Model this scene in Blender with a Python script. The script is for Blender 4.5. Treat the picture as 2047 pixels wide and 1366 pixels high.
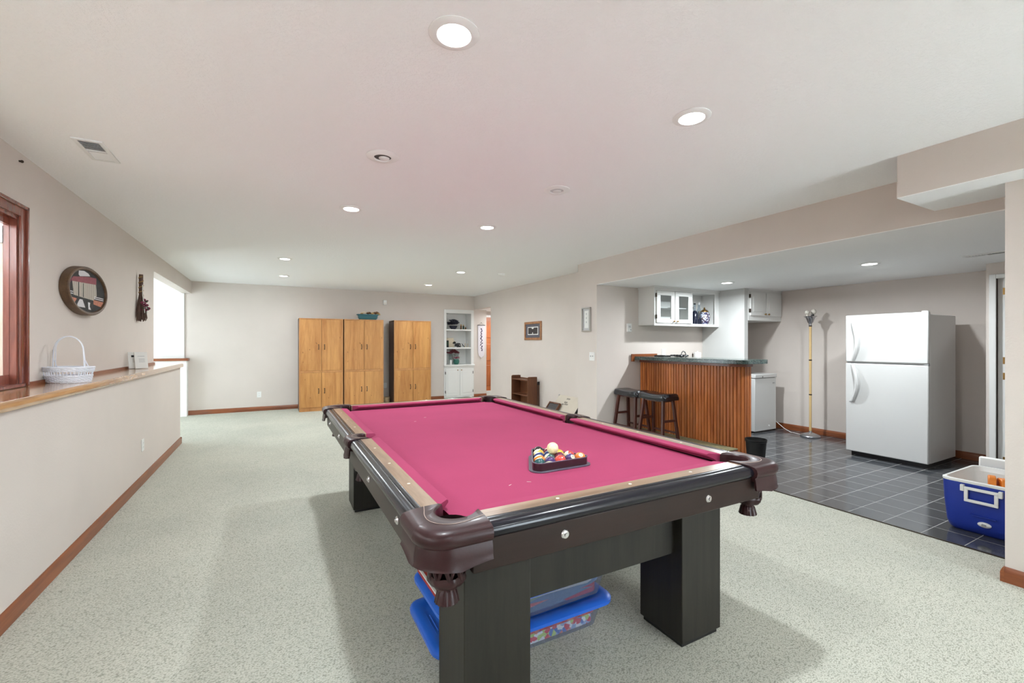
import bpy, math, random
from mathutils import Vector
random.seed(7)
for o in list(bpy.data.objects): bpy.data.objects.remove(o)
S = bpy.context.scene
COL = S.collection
PI = math.pi
R = math.radians

# ------------------------------------------------------------------ camera
FPX = 883.0
cam = bpy.data.cameras.new('camera'); camo = bpy.data.objects.new('camera', cam); COL.objects.link(camo)
cam.sensor_width = 36.0; cam.sensor_fit = 'HORIZONTAL'; cam.lens = FPX / 2047 * 36.0
cam.shift_y = 4.0 / 2047; cam.clip_start = 0.02
camo.location = (0, 0, 1.35)
camo.rotation_euler = (PI/2, 0, -math.atan2(473.5, FPX))
S.camera = camo

# ------------------------------------------------------------------ world / exposure / light levels
W = bpy.data.worlds.new('world'); S.world = W; W.use_nodes = True
bg = W.node_tree.nodes['Background']; bg.inputs[0].default_value = (0.82, 0.92, 1.0, 1); bg.inputs[1].default_value = 18.0
VS = S.view_settings
VS.view_transform = 'Standard'; VS.look = 'None'; VS.gamma = 1.0; VS.use_curve_mapping = False
VS.exposure = 0.24
CAN_W = 17.5          # watts of each lit recessed light
CAN_COL = (0.885, 0.955, 1.0)
CZ, BZ = 2.53, 2.18   # main ceiling, dropped ceiling over the bar

# ------------------------------------------------------------------ materials
def lin(c):
    return tuple(((v/255)/12.92 if v/255 <= .04045 else ((v/255+.055)/1.055)**2.4) for v in c)
MATS = {}
def rgba(c): return (c[0], c[1], c[2], 1)
class N:
    def __init__(s, name):
        s.m = bpy.data.materials.new(name); s.m.use_nodes = True; s.t = s.m.node_tree
        s.b = s.t.nodes['Principled BSDF']; s.out = s.t.nodes['Material Output']; MATS[name] = s.m
    def n(s, typ, **kw):
        x = s.t.nodes.new(typ)
        for k, v in kw.items(): setattr(x, k, v)
        return x
    def l(s, a, b): s.t.links.new(a, b)
    def coords(s, scale=(1,1,1), kind='Object'):
        tc = s.n('ShaderNodeTexCoord'); mp = s.n('ShaderNodeMapping'); mp.inputs['Scale'].default_value = scale
        s.l(tc.outputs[kind], mp.inputs[0]); return mp.outputs[0]
    def noise(s, vec, scale, detail=3, rough=.55, dist=0):
        x = s.n('ShaderNodeTexNoise'); x.inputs['Scale'].default_value = scale; x.inputs['Detail'].default_value = detail
        x.inputs['Roughness'].default_value = rough; x.inputs['Distortion'].default_value = dist
        s.l(vec, x.inputs['Vector']); return x
    def ramp(s, fac, stops):
        r = s.n('ShaderNodeValToRGB'); e = r.color_ramp.elements
        while len(e) < len(stops): e.new(.5)
        for i, (p, c) in enumerate(stops): e[i].position = p; e[i].color = rgba(c)
        s.l(fac, r.inputs[0]); return r.outputs[0]
    def mix(s, fac, a, b, mode='MIX'):
        x = s.n('ShaderNodeMix', data_type='RGBA', blend_type=mode)
        for sock, v in ((x.inputs[0], fac), (x.inputs[6], a), (x.inputs[7], b)):
            if hasattr(v, 'is_linked'): s.l(v, sock)
            elif isinstance(v, (int, float)): sock.default_value = v
            else: sock.default_value = rgba(v)
        return x.outputs[2]
    def math(s, op, a, b=0.0, c=0.0):
        x = s.n('ShaderNodeMath', operation=op)
        for i, v in enumerate((a, b, c)):
            if hasattr(v, 'is_linked'): s.l(v, x.inputs[i])
            else: x.inputs[i].default_value = v
        return x.outputs[0]
    def bump(s, h, strength, dist=.002):
        x = s.n('ShaderNodeBump'); x.inputs['Strength'].default_value = strength; x.inputs['Distance'].default_value = dist
        s.l(h, x.inputs['Height']); s.l(x.outputs[0], s.b.inputs['Normal'])
    def rnd(s, col, amt):
        oi = s.n('ShaderNodeObjectInfo'); hs = s.n('ShaderNodeHueSaturation')
        v = s.math('MULTIPLY_ADD', oi.outputs['Random'], 2*amt, 1-amt); s.l(v, hs.inputs['Value']); s.l(col, hs.inputs['Color']); return hs.outputs[0]
def plain(name, c, rough=.5, metal=0.0, var=0.0, vs=6.0, bump=None, coat=0.0, spec=.5, emit=0.0, rnd=0.0):
    k = N(name); c = lin(c); k.b.inputs['Roughness'].default_value = rough; k.b.inputs['Metallic'].default_value = metal
    k.b.inputs['Specular IOR Level'].default_value = spec; k.b.inputs['Coat Weight'].default_value = coat; k.b.inputs['Coat Roughness'].default_value = .1
    v = k.coords(); nz = k.noise(v, vs, 4)
    a = tuple(x*(1-var) for x in c); b = tuple(min(1, x*(1+var)) for x in c)
    col = k.ramp(nz.outputs[0], [(.3, a), (.7, b)])
    if rnd: col = k.rnd(col, rnd)
    k.l(col, k.b.inputs['Base Color'])
    if bump:
        b2 = k.noise(v, bump[0], 3); k.bump(b2.outputs[0], bump[1], bump[2] if len(bump) > 2 else .002)
    if emit: k.b.inputs['Emission Color'].default_value = rgba(c); k.b.inputs['Emission Strength'].default_value = emit
    return k.m
def wood(name, c1, c2, axis='z', scale=9.0, rough=.4, stretch=14.0, knots=None, coat=0.0, rnd=0.0, spec=.5):
    k = N(name); c1, c2 = lin(c1), lin(c2)
    sc = [stretch, stretch, stretch]; sc['xyz'.index(axis)] = 1.0
    v = k.coords(tuple(q/stretch*scale for q in sc)); k.b.inputs['Roughness'].default_value = rough
    k.b.inputs['Coat Weight'].default_value = coat; k.b.inputs['Coat Roughness'].default_value = .12; k.b.inputs['Specular IOR Level'].default_value = spec
    if rnd:
        oi = k.n('ShaderNodeObjectInfo'); ad = k.n('ShaderNodeVectorMath', operation='ADD'); cb = k.n('ShaderNodeCombineXYZ')
        sh = k.math('MULTIPLY', oi.outputs['Random'], 40.0)
        for i in range(3): k.l(sh, cb.inputs[i])
        k.l(v, ad.inputs[0]); k.l(cb.outputs[0], ad.inputs[1]); v = ad.outputs[0]
    nz = k.noise(v, 1.0, 5, .6, 1.2)
    fine = k.noise(v, 7.0, 3, .6)
    f = k.math('MULTIPLY_ADD', fine.outputs[0], .35, k.math('MULTIPLY', nz.outputs[0], .75))
    col = k.ramp(f, [(.36, c1), (.66, c2)])
    if knots:
        v2 = k.coords((3.1, 3.1, 2.2)); vo = k.n('ShaderNodeTexVoronoi'); vo.inputs['Scale'].default_value = 2.3
        dn = k.noise(v2, 3.0, 2); add = k.n('ShaderNodeVectorMath', operation='MULTIPLY_ADD')
        k.l(dn.outputs['Color'], add.inputs[0]); add.inputs[1].default_value = (.35, .35, .35); k.l(v2, add.inputs[2])
        k.l(add.outputs[0], vo.inputs['Vector'])
        kf = k.ramp(vo.outputs['Distance'], [(.02, (1,1,1)), (.10, (0,0,0))])
        col = k.mix(kf, col, lin(knots))
    if rnd: col = k.rnd(col, rnd)
    k.l(col, k.b.inputs['Base Color'])
    k.bump(fine.outputs[0], .12, .001)
    return k.m
# surfaces of the room
def wallmat(name, c):
    k = N(name); v = k.coords(); nz = k.noise(v, 1.3, 3); c = lin(c)
    k.l(k.ramp(nz.outputs[0], [(.3, tuple(x*.97 for x in c)), (.7, tuple(min(1,x*1.03) for x in c))]), k.b.inputs['Base Color'])
    k.b.inputs['Roughness'].default_value = .75
    b = k.noise(v, 90, 4); k.bump(b.outputs[0], .25, .003); return k.m
wallmat('wall_paint', (214, 204, 196))
wallmat('panel_paint', (204, 204, 201))
wallmat('nook_paint', (240, 240, 236))
def ceilmat():
    k = N('ceiling_texture'); v = k.coords(); k.b.inputs['Base Color'].default_value = rgba(lin((248, 248, 247))); k.b.inputs['Roughness'].default_value = .85
    b = k.noise(v, 55, 5, .7); r = k.ramp(b.outputs[0], [(.45, (0,0,0)), (.6, (1,1,1))]); k.bump(r, .35, .004)
ceilmat()
def carpetmat():
    k = N('carpet'); v = k.coords()
    big = k.noise(v, 1.1, 3)
    base = k.ramp(big.outputs[0], [(.35, lin((196, 196, 184))), (.65, lin((206, 205, 192)))])
    mp = k.coords((1.0, 1.0, 1.0)); rot = k.n('ShaderNodeMapping'); rot.inputs['Rotation'].default_value = (0,0,R(28)); rot.inputs['Scale'].default_value = (1.0,1.7,1.0); k.l(mp, rot.inputs[0])
    vo = k.n('ShaderNodeTexVoronoi'); vo.inputs['Scale'].default_value = 125; vo.inputs['Randomness'].default_value = .7
    k.l(rot.outputs[0], vo.inputs['Vector'])
    speck = k.ramp(vo.outputs['Distance'], [(.42, (1,1,1)), (.85, (.48,.48,.45))])
    nz = k.noise(v, 230, 2, .6); n2 = k.ramp(nz.outputs[0], [(.35, (.88,.88,.87)), (.65, (1,1,1))])
    k.l(k.mix(1.0, k.mix(1.0, base, speck, 'MULTIPLY'), n2, 'MULTIPLY'), k.b.inputs['Base Color'])
    k.b.inputs['Roughness'].default_value = .95; k.b.inputs['Specular IOR Level'].default_value = .1
    k.bump(vo.outputs['Distance'], -.6, .006)
carpetmat()
def tilemat():
    k = N('slate_tile'); v = k.coords()
    sp = k.noise(v, 160, 3, .8); big = k.noise(v, 9, 4)
    a = k.ramp(sp.outputs[0], [(.35, lin((52, 54, 58))), (.72, lin((96, 98, 102)))])
    b = k.ramp(big.outputs[0], [(.3, (.75,.77,.82)), (.7, (1.1,1.08,1.02))])
    col = k.rnd(k.mix(1.0, a, b, 'MULTIPLY'), .10)
    k.l(col, k.b.inputs['Base Color']); k.b.inputs['Roughness'].default_value = .13; k.b.inputs['Specular IOR Level'].default_value = .65
    k.bump(big.outputs[0], .03, .002)
tilemat()
plain('grout', (178, 176, 173), .8, var=.05, vs=20)
wood('trim_wood', (104, 52, 26), (146, 82, 44), 'y', 8, .35, 12, coat=.2)
wood('trim_wood_x', (104, 52, 26), (146, 82, 44), 'x', 8, .35, 12, coat=.2)
wood('ledge_wood', (160, 112, 72), (205, 165, 122), 'y', 6, .12, 10, coat=.8)
wood('window_wood', (96, 44, 34), (136, 74, 58), 'z', 7, .25, 10, coat=.3)
wood('well_plank', (190, 160, 140), (226, 206, 194), 'z', 5, .7, 8, rnd=.08)
wood('pine', (164, 104, 48), (204, 148, 84), 'z', 5, .42, 9, knots=(112, 66, 28), rnd=.05)
wood('pine_edge', (170, 112, 60), (196, 140, 84), 'z', 5, .45, 9)
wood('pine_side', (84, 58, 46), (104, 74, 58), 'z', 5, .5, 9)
wood('bead_wood', (146, 74, 32), (200, 120, 62), 'z', 7, .42, 12, coat=.03, rnd=.24)
wood('bar_trim', (96, 42, 24), (130, 64, 38), 'y', 8, .35, 12, coat=.2)
wood('stool_wood', (62, 30, 24), (88, 46, 38), 'z', 9, .35, 10)
wood('shelf_wood', (82, 46, 26), (112, 66, 38), 'z', 6, .45, 10)
wood('door_wood', (150, 76, 34), (196, 112, 58), 'z', 6, .35, 9, coat=.3)
wood('rail_wood', (116, 88, 66), (160, 134, 110), 'y', 9, .3, 10, coat=.35)
wood('rail_wood_x', (116, 88, 66), (160, 134, 110), 'x', 9, .3, 10, coat=.35)
wood('apron_wood', (28, 15, 11), (42, 24, 18), 'y', 9, .4, 10, coat=.08, spec=.3)
wood('apron_wood_x', (28, 15, 11), (42, 24, 18), 'x', 9, .4, 10, coat=.08, spec=.3)
wood('leg_laminate', (27, 25, 21), (40, 37, 31), 'z', 12, .45, 14, coat=.03, spec=.35)
wood('frame_wood', (134, 90, 58), (176, 126, 88), 'x', 9, .4, 10)
wood('oval_rim', (70, 50, 34), (104, 78, 54), 'y', 9, .5, 8)
wood('bamboo', (198, 164, 108), (222, 192, 140), 'z', 5, .35, 8)
wood('step_carpet', (120, 122, 92), (160, 152, 116), 'y', 30, .9, 2)
plain('felt', (156, 62, 94), .95, var=.05, vs=2.2, bump=(260, .12, .0008), spec=.15)
plain('felt_shadow', (196, 44, 96), .95, var=.03, spec=.1)
plain('black_molding', (22, 22, 30), .22, coat=.12, var=.1, spec=.35)
plain('leather', (50, 26, 27), .36, var=.12, vs=20, bump=(130, .2, .001), coat=.05, spec=.32)
plain('leather_dark', (34, 20, 20), .5)
plain('seam', (170, 150, 140), .6)
plain('chrome', (215, 215, 218), .16, metal=1.0)
plain('brushed', (176, 176, 180), .28, metal=1.0)
plain('dark_metal', (70, 62, 54), .4, metal=.8)
plain('brass', (150, 118, 70), .35, metal=.9)
plain('pearl', (232, 226, 214), .25)
plain('white_paint', (232, 232, 229), .38)
plain('white_plastic', (236, 236, 233), .35)
plain('white_enamel', (206, 206, 204), .22, coat=.3)
plain('grey_plastic', (150, 150, 150), .5)
plain('soft_grey', (196, 196, 196), .5)
plain('black_plastic', (22, 22, 24), .35)
plain('black_rubber', (14, 14, 15), .6)
plain('black_leather', (20, 21, 28), .22, coat=.3, var=.15, bump=(60, .1, .002))
plain('rack_plastic', (48, 30, 34), .3, coat=.2)
plain('rack_lip', (88, 78, 96), .3, coat=.3)
plain('cooler_blue', (26, 52, 150), .42, var=.04)
plain('bin_blue', (44, 104, 208), .3)
plain('orange', (232, 132, 38), .4)
plain('wicker', (226, 228, 236), .6)
plain('teal', (46, 98, 106), .55)
plain('brown_leaf', (110, 78, 48), .8, var=.25, vs=30)
plain('tan_leaf', (196, 160, 104), .8, var=.2, vs=30)
plain('cream', (230, 216, 190), .7)
plain('navy_leaf', (36, 38, 54), .7, var=.3, vs=30)
plain('dark_green', (38, 60, 44), .7, var=.2)
plain('pot_green', (44, 104, 92), .3)
plain('crimson', (146, 30, 66), .6, var=.15)
plain('maroon', (104, 44, 52), .7, var=.2)
plain('burgundy', (112, 38, 64), .7, var=.25, vs=30)
plain('straw', (96, 74, 64), .85, var=.25, vs=40)
plain('gold_ribbon', (156, 124, 62), .5)
plain('banner_cloth', (226, 220, 226), .9)
plain('purple_print', (64, 40, 78), .9)
plain('cardboard', (206, 196, 180), .85, var=.03)
plain('cardboard_print', (104, 98, 92), .9)
plain('paper', (236, 236, 232), .8)
plain('photo_dark', (58, 54, 54), .5, var=.3, vs=40)
plain('mat_grey', (98, 96, 104), .8)
plain('silver_frame', (176, 172, 166), .4, metal=.3)
plain('towel', (240, 240, 238), .9)
plain('navy_glass', (24, 28, 44), .15)
plain('socket_dark', (70, 68, 66), .6)
plain('light_off', (225, 225, 222), .4)
plain('tin', (150, 128, 98), .45, var=.4, vs=14)
plain('lime', (186, 212, 70), .6)
plain('game_red', (168, 46, 34), .6)
plain('cue_ivory', (226, 222, 176), .18, coat=.5, var=.03)
# painted barn scene on the oval plaque (flat print)
plain('p_sky', (214, 212, 214), .8); plain('p_roof', (150, 84, 92), .8, var=.15, vs=40)
plain('p_dark', (48, 48, 48), .8, var=.3, vs=40); plain('p_brick', (186, 120, 96), .8, var=.3, vs=60)
k = N('p_boards'); v = k.coords((1, 1, 1)); wv = k.n('ShaderNodeTexWave', bands_direction='Y'); wv.inputs['Scale'].default_value = 14; wv.inputs['Distortion'].default_value = 2
k.l(v, wv.inputs['Vector']); k.l(k.ramp(wv.outputs[0], [(.1, lin((120,112,104))), (.5, lin((206,198,186)))]), k.b.inputs['Base Color']); k.b.inputs['Roughness'].default_value = .8
# granite laminate
k = N('granite'); v = k.coords(); s1 = k.noise(v, 120, 3, .8); s2 = k.noise(v, 18, 4)
c = k.mix(k.ramp(s1.outputs[0], [(.52, (0,0,0)), (.66, (1,1,1))]), k.ramp(s2.outputs[0], [(.35, lin((24,46,46))), (.7, lin((52,76,72)))]), lin((150,156,146)))
k.l(c, k.b.inputs['Base Color']); k.b.inputs['Roughness'].default_value = .16
# glass
def glass(name, tint, mixf):
    k = N(name); tr = k.n('ShaderNodeBsdfTransparent'); tr.inputs[0].default_value = rgba(tint); gl = k.n('ShaderNodeBsdfGlossy'); gl.inputs['Roughness'].default_value = .03
    mx = k.n('ShaderNodeMixShader'); mx.inputs[0].default_value = mixf; k.l(tr.outputs[0], mx.inputs[1]); k.l(gl.outputs[0], mx.inputs[2]); k.l(mx.outputs[0], k.out.inputs[0])
glass('pane_glass', (.97, .98, .98), .04); glass('bottle_glass', (.80, .87, .93), .12); glass('vase_glass', (.78, .84, .84), .10)
# milky plastic of the storage bins
k = N('bin_clear'); tr = k.n('ShaderNodeBsdfTransparent'); tr.inputs[0].default_value = (.86, .88, .92, 1); mx = k.n('ShaderNodeMixShader'); mx.inputs[0].default_value = .26
k.b.inputs['Base Color'].default_value = rgba(lin((150,156,176))); k.b.inputs['Roughness'].default_value = .3
k.l(tr.outputs[0], mx.inputs[1]); k.l(k.b.outputs[0], mx.inputs[2]); k.l(mx.outputs[0], k.out.inputs[0])
def confetti(name, cols, scale, st=(1,1,1)):
    k = N(name); v = k.coords(st); vo = k.n('ShaderNodeTexVoronoi'); vo.inputs['Scale'].default_value = scale; k.l(v, vo.inputs['Vector'])
    sp = k.n('ShaderNodeSeparateColor'); k.l(vo.outputs['Color'], sp.inputs[0]); r = k.n('ShaderNodeValToRGB'); r.color_ramp.interpolation = 'CONSTANT'; e = r.color_ramp.elements
    while len(e) < len(cols): e.new(.5)
    for i, c in enumerate(cols): e[i].position = i/len(cols); e[i].color = rgba(lin(c))
    k.l(sp.outputs[0], r.inputs[0]); k.l(r.outputs[0], k.b.inputs['Base Color']); k.b.inputs['Roughness'].default_value = .6
confetti('toy_bits', [(222,226,232), (206,70,88), (90,120,190), (222,226,232), (184,206,120), (214,130,120), (150,170,210)], 45)
confetti('wrap_stack', [(170,60,80), (96,120,150), (130,150,130), (190,110,110), (80,90,120), (186,190,190)], 26, (.12, .12, 1.6))
confetti('toy_red', [(196,70,80), (206,96,90), (176,60,74), (214,130,120)], 40)
confetti('ginger_jar', [(40,44,84), (222,224,232), (60,60,104), (90,64,70), (200,200,214)], 62)
confetti('brocade', [(176,150,116), (150,122,90), (206,186,156)], 60)
confetti('cow', [(24,24,24), (24,24,24), (222,220,214)], 24)
k = N('bulb_on'); k.b.inputs['Base Color'].default_value = (1,1,1,1); k.b.inputs['Emission Color'].default_value = (1, .98, .95, 1); k.b.inputs['Emission Strength'].default_value = 14
# billiard balls: stripe round the local Z axis, white number spot on local +X
def ballmat(name, c, stripe):
    k = N(name); tc = k.n('ShaderNodeTexCoord'); nrm = k.n('ShaderNodeVectorMath', operation='NORMALIZE'); k.l(tc.outputs['Object'], nrm.inputs[0])
    sx = k.n('ShaderNodeSeparateXYZ'); k.l(nrm.outputs[0], sx.inputs[0]); col = lin(c); iv = lin((232, 222, 186))
    base = col
    if stripe:
        f = k.math('LESS_THAN', k.math('ABSOLUTE', sx.outputs[2]), .56); base = k.mix(f, iv, col)
    spot = k.math('GREATER_THAN', sx.outputs[0], .925)
    k.l(k.mix(spot, base, iv), k.b.inputs['Base Color']); k.b.inputs['Roughness'].default_value = .1; k.b.inputs['Coat Weight'].default_value = .6; k.b.inputs['Coat Roughness'].default_value = .04
BC = {'yellow': (226,176,60), 'blue': (38,52,104), 'red': (206,60,52), 'purple': (60,36,92), 'orange': (226,120,40), 'green': (28,74,76), 'maroon': (110,36,58), 'black': (24,24,28)}
for n_, c_ in BC.items(): ballmat('ball_'+n_, c_, False); ballmat('stripe_'+n_, c_, True)

# ------------------------------------------------------------------ mesh builder
class MB:
    def __init__(s): s.v = []; s.f = []
    def add(s, vs, fs):
        o = len(s.v); s.v += [tuple(q) for q in vs]; s.f += [tuple(i+o for i in q) for q in fs]; return s
    def box(s, x0, x1, y0, y1, z0, z1):
        return s.add([(x0,y0,z0),(x1,y0,z0),(x1,y1,z0),(x0,y1,z0),(x0,y0,z1),(x1,y0,z1),(x1,y1,z1),(x0,y1,z1)],
                     [(3,2,1,0),(4,5,6,7),(0,1,5,4),(1,2,6,5),(2,3,7,6),(3,0,4,7)])
    def prism(s, poly, a, b, axis='z'):
        n = len(poly)
        def P(p, h): return {'z': (p[0],p[1],h), 'x': (h,p[0],p[1]), 'y': (p[0],h,p[1])}[axis]
        vs = [P(p,a) for p in poly] + [P(p,b) for p in poly]
        fs = [tuple(range(n))[::-1], tuple(range(n,2*n))] + [(i,(i+1)%n,n+(i+1)%n,n+i) for i in range(n)]
        return s.add(vs, fs)
    def lathe(s, prof, seg=24, c=(0,0,0), axis='z', cap=True, sx=1, sy=1):
        vs, fs = [], []; n = len(prof)
        for i in range(seg):
            a = 2*PI*i/seg
            for r, h in prof:
                p = (r*math.cos(a)*sx, r*math.sin(a)*sy, h)
                if axis == 'x': p = (p[2], p[0], p[1])
                if axis == 'y': p = (p[0], p[2], p[1])
                vs.append((p[0]+c[0], p[1]+c[1], p[2]+c[2]))
        for i in range(seg):
            j = (i+1) % seg
            for q in range(n-1): fs.append((i*n+q, j*n+q, j*n+q+1, i*n+q+1))
        if cap:
            if prof[0][0] > 1e-6: fs.append(tuple(i*n for i in range(seg))[::-1])
            if prof[-1][0] > 1e-6: fs.append(tuple(i*n+n-1 for i in range(seg)))
        return s.add(vs, fs)
    def cyl(s, c, r, h, seg=20, axis='z', r2=None):
        return s.lathe([(r,0),(r if r2 is None else r2,h)], seg, c, axis)
    def sphere(s, c, r, seg=16, rings=10, sx=1, sy=1, sz=1):
        prof = [(max(1e-4, r*math.sin(PI*i/rings)), -r*sz*math.cos(PI*i/rings)) for i in range(rings+1)]
        return s.lathe(prof, seg, c, 'z', False, sx, sy)
    def tube(s, pts, r, seg=8, closed=False, radii=None):
        pts = [Vector(p) for p in pts]; n = len(pts); vs, fs = [], []; up = None
        for i, p in enumerate(pts):
            if closed: d = pts[(i+1)%n]-pts[i-1]
            else: d = pts[min(i+1,n-1)]-pts[max(i-1,0)]
            d.normalize()
            if up is None:
                up = Vector((0,0,1)) if abs(d.z) < .9 else Vector((1,0,0))
            a = d.cross(up); a.normalize(); b = a.cross(d); b.normalize(); up = b
            rr = radii[i] if radii else r
            for k_ in range(seg):
                t = 2*PI*k_/seg; vs.append(p + a*rr*math.cos(t) + b*rr*math.sin(t))
        for i in range(n if closed else n-1):
            j = (i+1) % n
            for k_ in range(seg): fs.append((i*seg+k_, i*seg+(k_+1)%seg, j*seg+(k_+1)%seg, j*seg+k_))
        if not closed: fs += [tuple(range(seg))[::-1], tuple((n-1)*seg+q for q in range(seg))]
        return s.add(vs, fs)
    def grid(s, rows, closed=False):
        n = len(rows[0]); vs = [p for r in rows for p in r]; fs = []; m = len(rows)
        for i in range(m if closed else m-1):
            j = (i+1) % m
            for q in range(n-1): fs.append((i*n+q, j*n+q, j*n+q+1, i*n+q+1))
        return s.add(vs, fs)
    def bar(s, a, b, w, h=None):
        a, b = Vector(a), Vector(b); h = h or w; d = (b-a).normalized(); up = Vector((0,1,0)) if abs(d.y) < .8 else Vector((0,0,1))
        x = d.cross(up).normalized()*w/2; y = x.normalized().cross(d)*h/2
        vs = [a-x-y, a+x-y, a+x+y, a-x+y, b-x-y, b+x-y, b+x+y, b-x+y]
        return s.add(vs, [(3,2,1,0),(4,5,6,7),(0,1,5,4),(1,2,6,5),(2,3,7,6),(3,0,4,7)])
    def mesh(s, name):
        me = bpy.data.meshes.new(name); me.from_pydata(s.v, [], s.f); me.validate()
        import bmesh
        bm = bmesh.new(); bm.from_mesh(me); bmesh.ops.recalc_face_normals(bm, faces=bm.faces); bm.to_mesh(me); bm.free()
        me.polygons.foreach_set('use_smooth', [True]*len(me.polygons)); me.set_sharp_from_angle(angle=R(38))
        return me
    def build(s, name, mat, parent=None, loc=(0,0,0), rot=(0,0,0), bevel=0.0, label=None):
        me = s.mesh(name); me.materials.append(MATS[mat])
        o = bpy.data.objects.new(name, me); COL.objects.link(o); o.location = loc; o.rotation_euler = rot
        if parent: o.parent = parent
        if bevel:
            b = o.modifiers.new('bevel', 'BEVEL'); b.width = bevel; b.segments = 2; b.limit_method = 'ANGLE'; b.angle_limit = R(40)
        if label: o['label'] = label
        return o
def B(x0, x1, y0, y1, z0, z1): return MB().box(x0, x1, y0, y1, z0, z1)
def tag(o, label, cat, group=None):
    o['label'] = label; o['category'] = cat
    if group: o['group'] = group
    return o
def thing(name, label, cat, loc=(0,0,0), rz=0.0, group=None):
    o = bpy.data.objects.new(name, None); COL.objects.link(o); o.location = loc; o.rotation_euler = (0,0,rz); o.empty_display_size = .1
    return tag(o, label, cat, group)
def struct(name, mb, mat, label=None, bevel=0.0):
    o = mb.build(name, mat, bevel=bevel); o['kind'] = 'structure'
    if label: o['label'] = label
    return o
def inst(src, parent, loc=None, rot=None):
    o = src.copy(); COL.objects.link(o); o.parent = parent
    if loc is not None: o.location = loc
    if rot is not None: o.rotation_euler = rot
    return o
def arc(cx, cy, r, a0, a1, n): return [(cx+r*math.cos(R(a0+(a1-a0)*i/n)), cy+r*math.sin(R(a0+(a1-a0)*i/n))) for i in range(n+1)]
def rrect(x0, x1, y0, y1, r, n=5):
    return arc(x1-r,y0+r,r,-90,0,n)+arc(x1-r,y1-r,r,0,90,n)+arc(x0+r,y1-r,r,90,180,n)+arc(x0+r,y0+r,r,180,270,n)

# ================================================================== THE ROOM
XL, XU, YF, XR = -1.13, -1.39, 10.2, 4.40      # half wall, upper left wall, far wall, right wall
struct('floor', MB().box(-3.6,4.03,-3.1,12.0,-.12,0).box(4.03,6.2,4.93,12.0,-.12,0), 'carpet', 'pale sage beige loop carpet')
ft = struct('floor_bar', B(4.03,7.24,-.1,4.93,-.12,-.00015), 'grout', 'dark slate tile floor with light grout lines beside the bar')
T = .2265; g = .0019
xs = [4.035] + [4.275+T*i for i in range(13)] + [7.12]
ys = [2.53+T*i for i in range(-10, 11)] + [4.93]
proto = {}
for i in range(len(xs)-1):
    for j in range(len(ys)-1):
        w, h = xs[i+1]-xs[i]-2*g, ys[j+1]-ys[j]-2*g
        if w < .02 or h < .02: continue
        key = (round(w,3), round(h,3))
        if key not in proto:
            e = .0002
            me = MB().add([(-w/2,-h/2,-.006),(w/2,-h/2,-.006),(w/2,h/2,-.006),(-w/2,h/2,-.006),(-w/2+e,-h/2+e,0),(w/2-e,-h/2+e,0),(w/2-e,h/2-e,0),(-w/2+e,h/2-e,0)],
                          [(4,5,6,7),(0,1,5,4),(1,2,6,5),(2,3,7,6),(3,0,4,7)]).mesh('tile')
            me.polygons.foreach_set('use_smooth', [False]*5)
            me.materials.append(MATS['slate_tile']); proto[key] = me
        o = bpy.data.objects.new('tile', proto[key]); COL.objects.link(o); o.parent = ft
        o.location = ((xs[i]+xs[i+1])/2, (ys[j]+ys[j+1])/2, 0)
struct('trim_1', B(4.022,4.037,.887,4.93,-.01,.006), 'dark_metal', 'thin metal strip between carpet and tile')
struct('ceiling', B(-3.6,6.2,-3.1,12.0,CZ,CZ+.1), 'ceiling_texture', 'white textured ceiling')
struct('ceiling_bar', MB().box(4.0,7.24,-.1,4.93,BZ,BZ+.006), 'ceiling_texture', 'lowered white ceiling over the bar')
struct('wall_beam', B(4.0,4.1,-.1,4.93,BZ+.006,CZ), 'wall_paint', 'beige drop face where the ceiling lowers')
struct('wall_soffit', B(3.45,4.0,-3.0,1.305,2.267,CZ), 'wall_paint', 'beige boxed soffit under the ceiling')
struct('ceiling_soffit', B(3.45,4.0,-3.0,1.305,2.262,2.267), 'ceiling_texture', 'white underside of the soffit')
struct('wall_right_near', B(3.65,4.15,-3.0,.887,0,2.262), 'wall_paint', 'grey beige wall end at the right edge')
struct('wall_pillar', B(4.0,4.52,4.93,5.37,0,CZ), 'wall_paint', 'beige wall corner between right wall and bar')
struct('wall_right', MB().box(XR,XR+.12,5.37,9.25,0,CZ).box(XR,XR+.12,9.25,YF,2.2,CZ), 'wall_paint', 'right wall with doorway at far end')
# far wall with the built-in's niche left open
struct('wall_far', MB().box(-3.6,3.60,YF,YF+.12,0,CZ).box(3.60,4.38,YF,YF+.12,2.18,CZ).box(4.38,4.73,YF,YF+.12,0,CZ).box(4.61,4.73,YF+.12,10.6,0,CZ), 'wall_paint', 'far beige wall')
struct('wall_hall', MB().box(4.52,6.1,10.6,10.72,0,CZ).box(5.98,6.1,9.1,10.6,0,CZ).box(4.52,5.98,9.1,9.22,0,CZ), 'wall_paint', 'hall walls beyond the doorway')
struct('ceiling_hall', B(4.52,6.1,9.22,10.6,2.2,2.24), 'ceiling_texture', 'hall ceiling')
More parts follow.
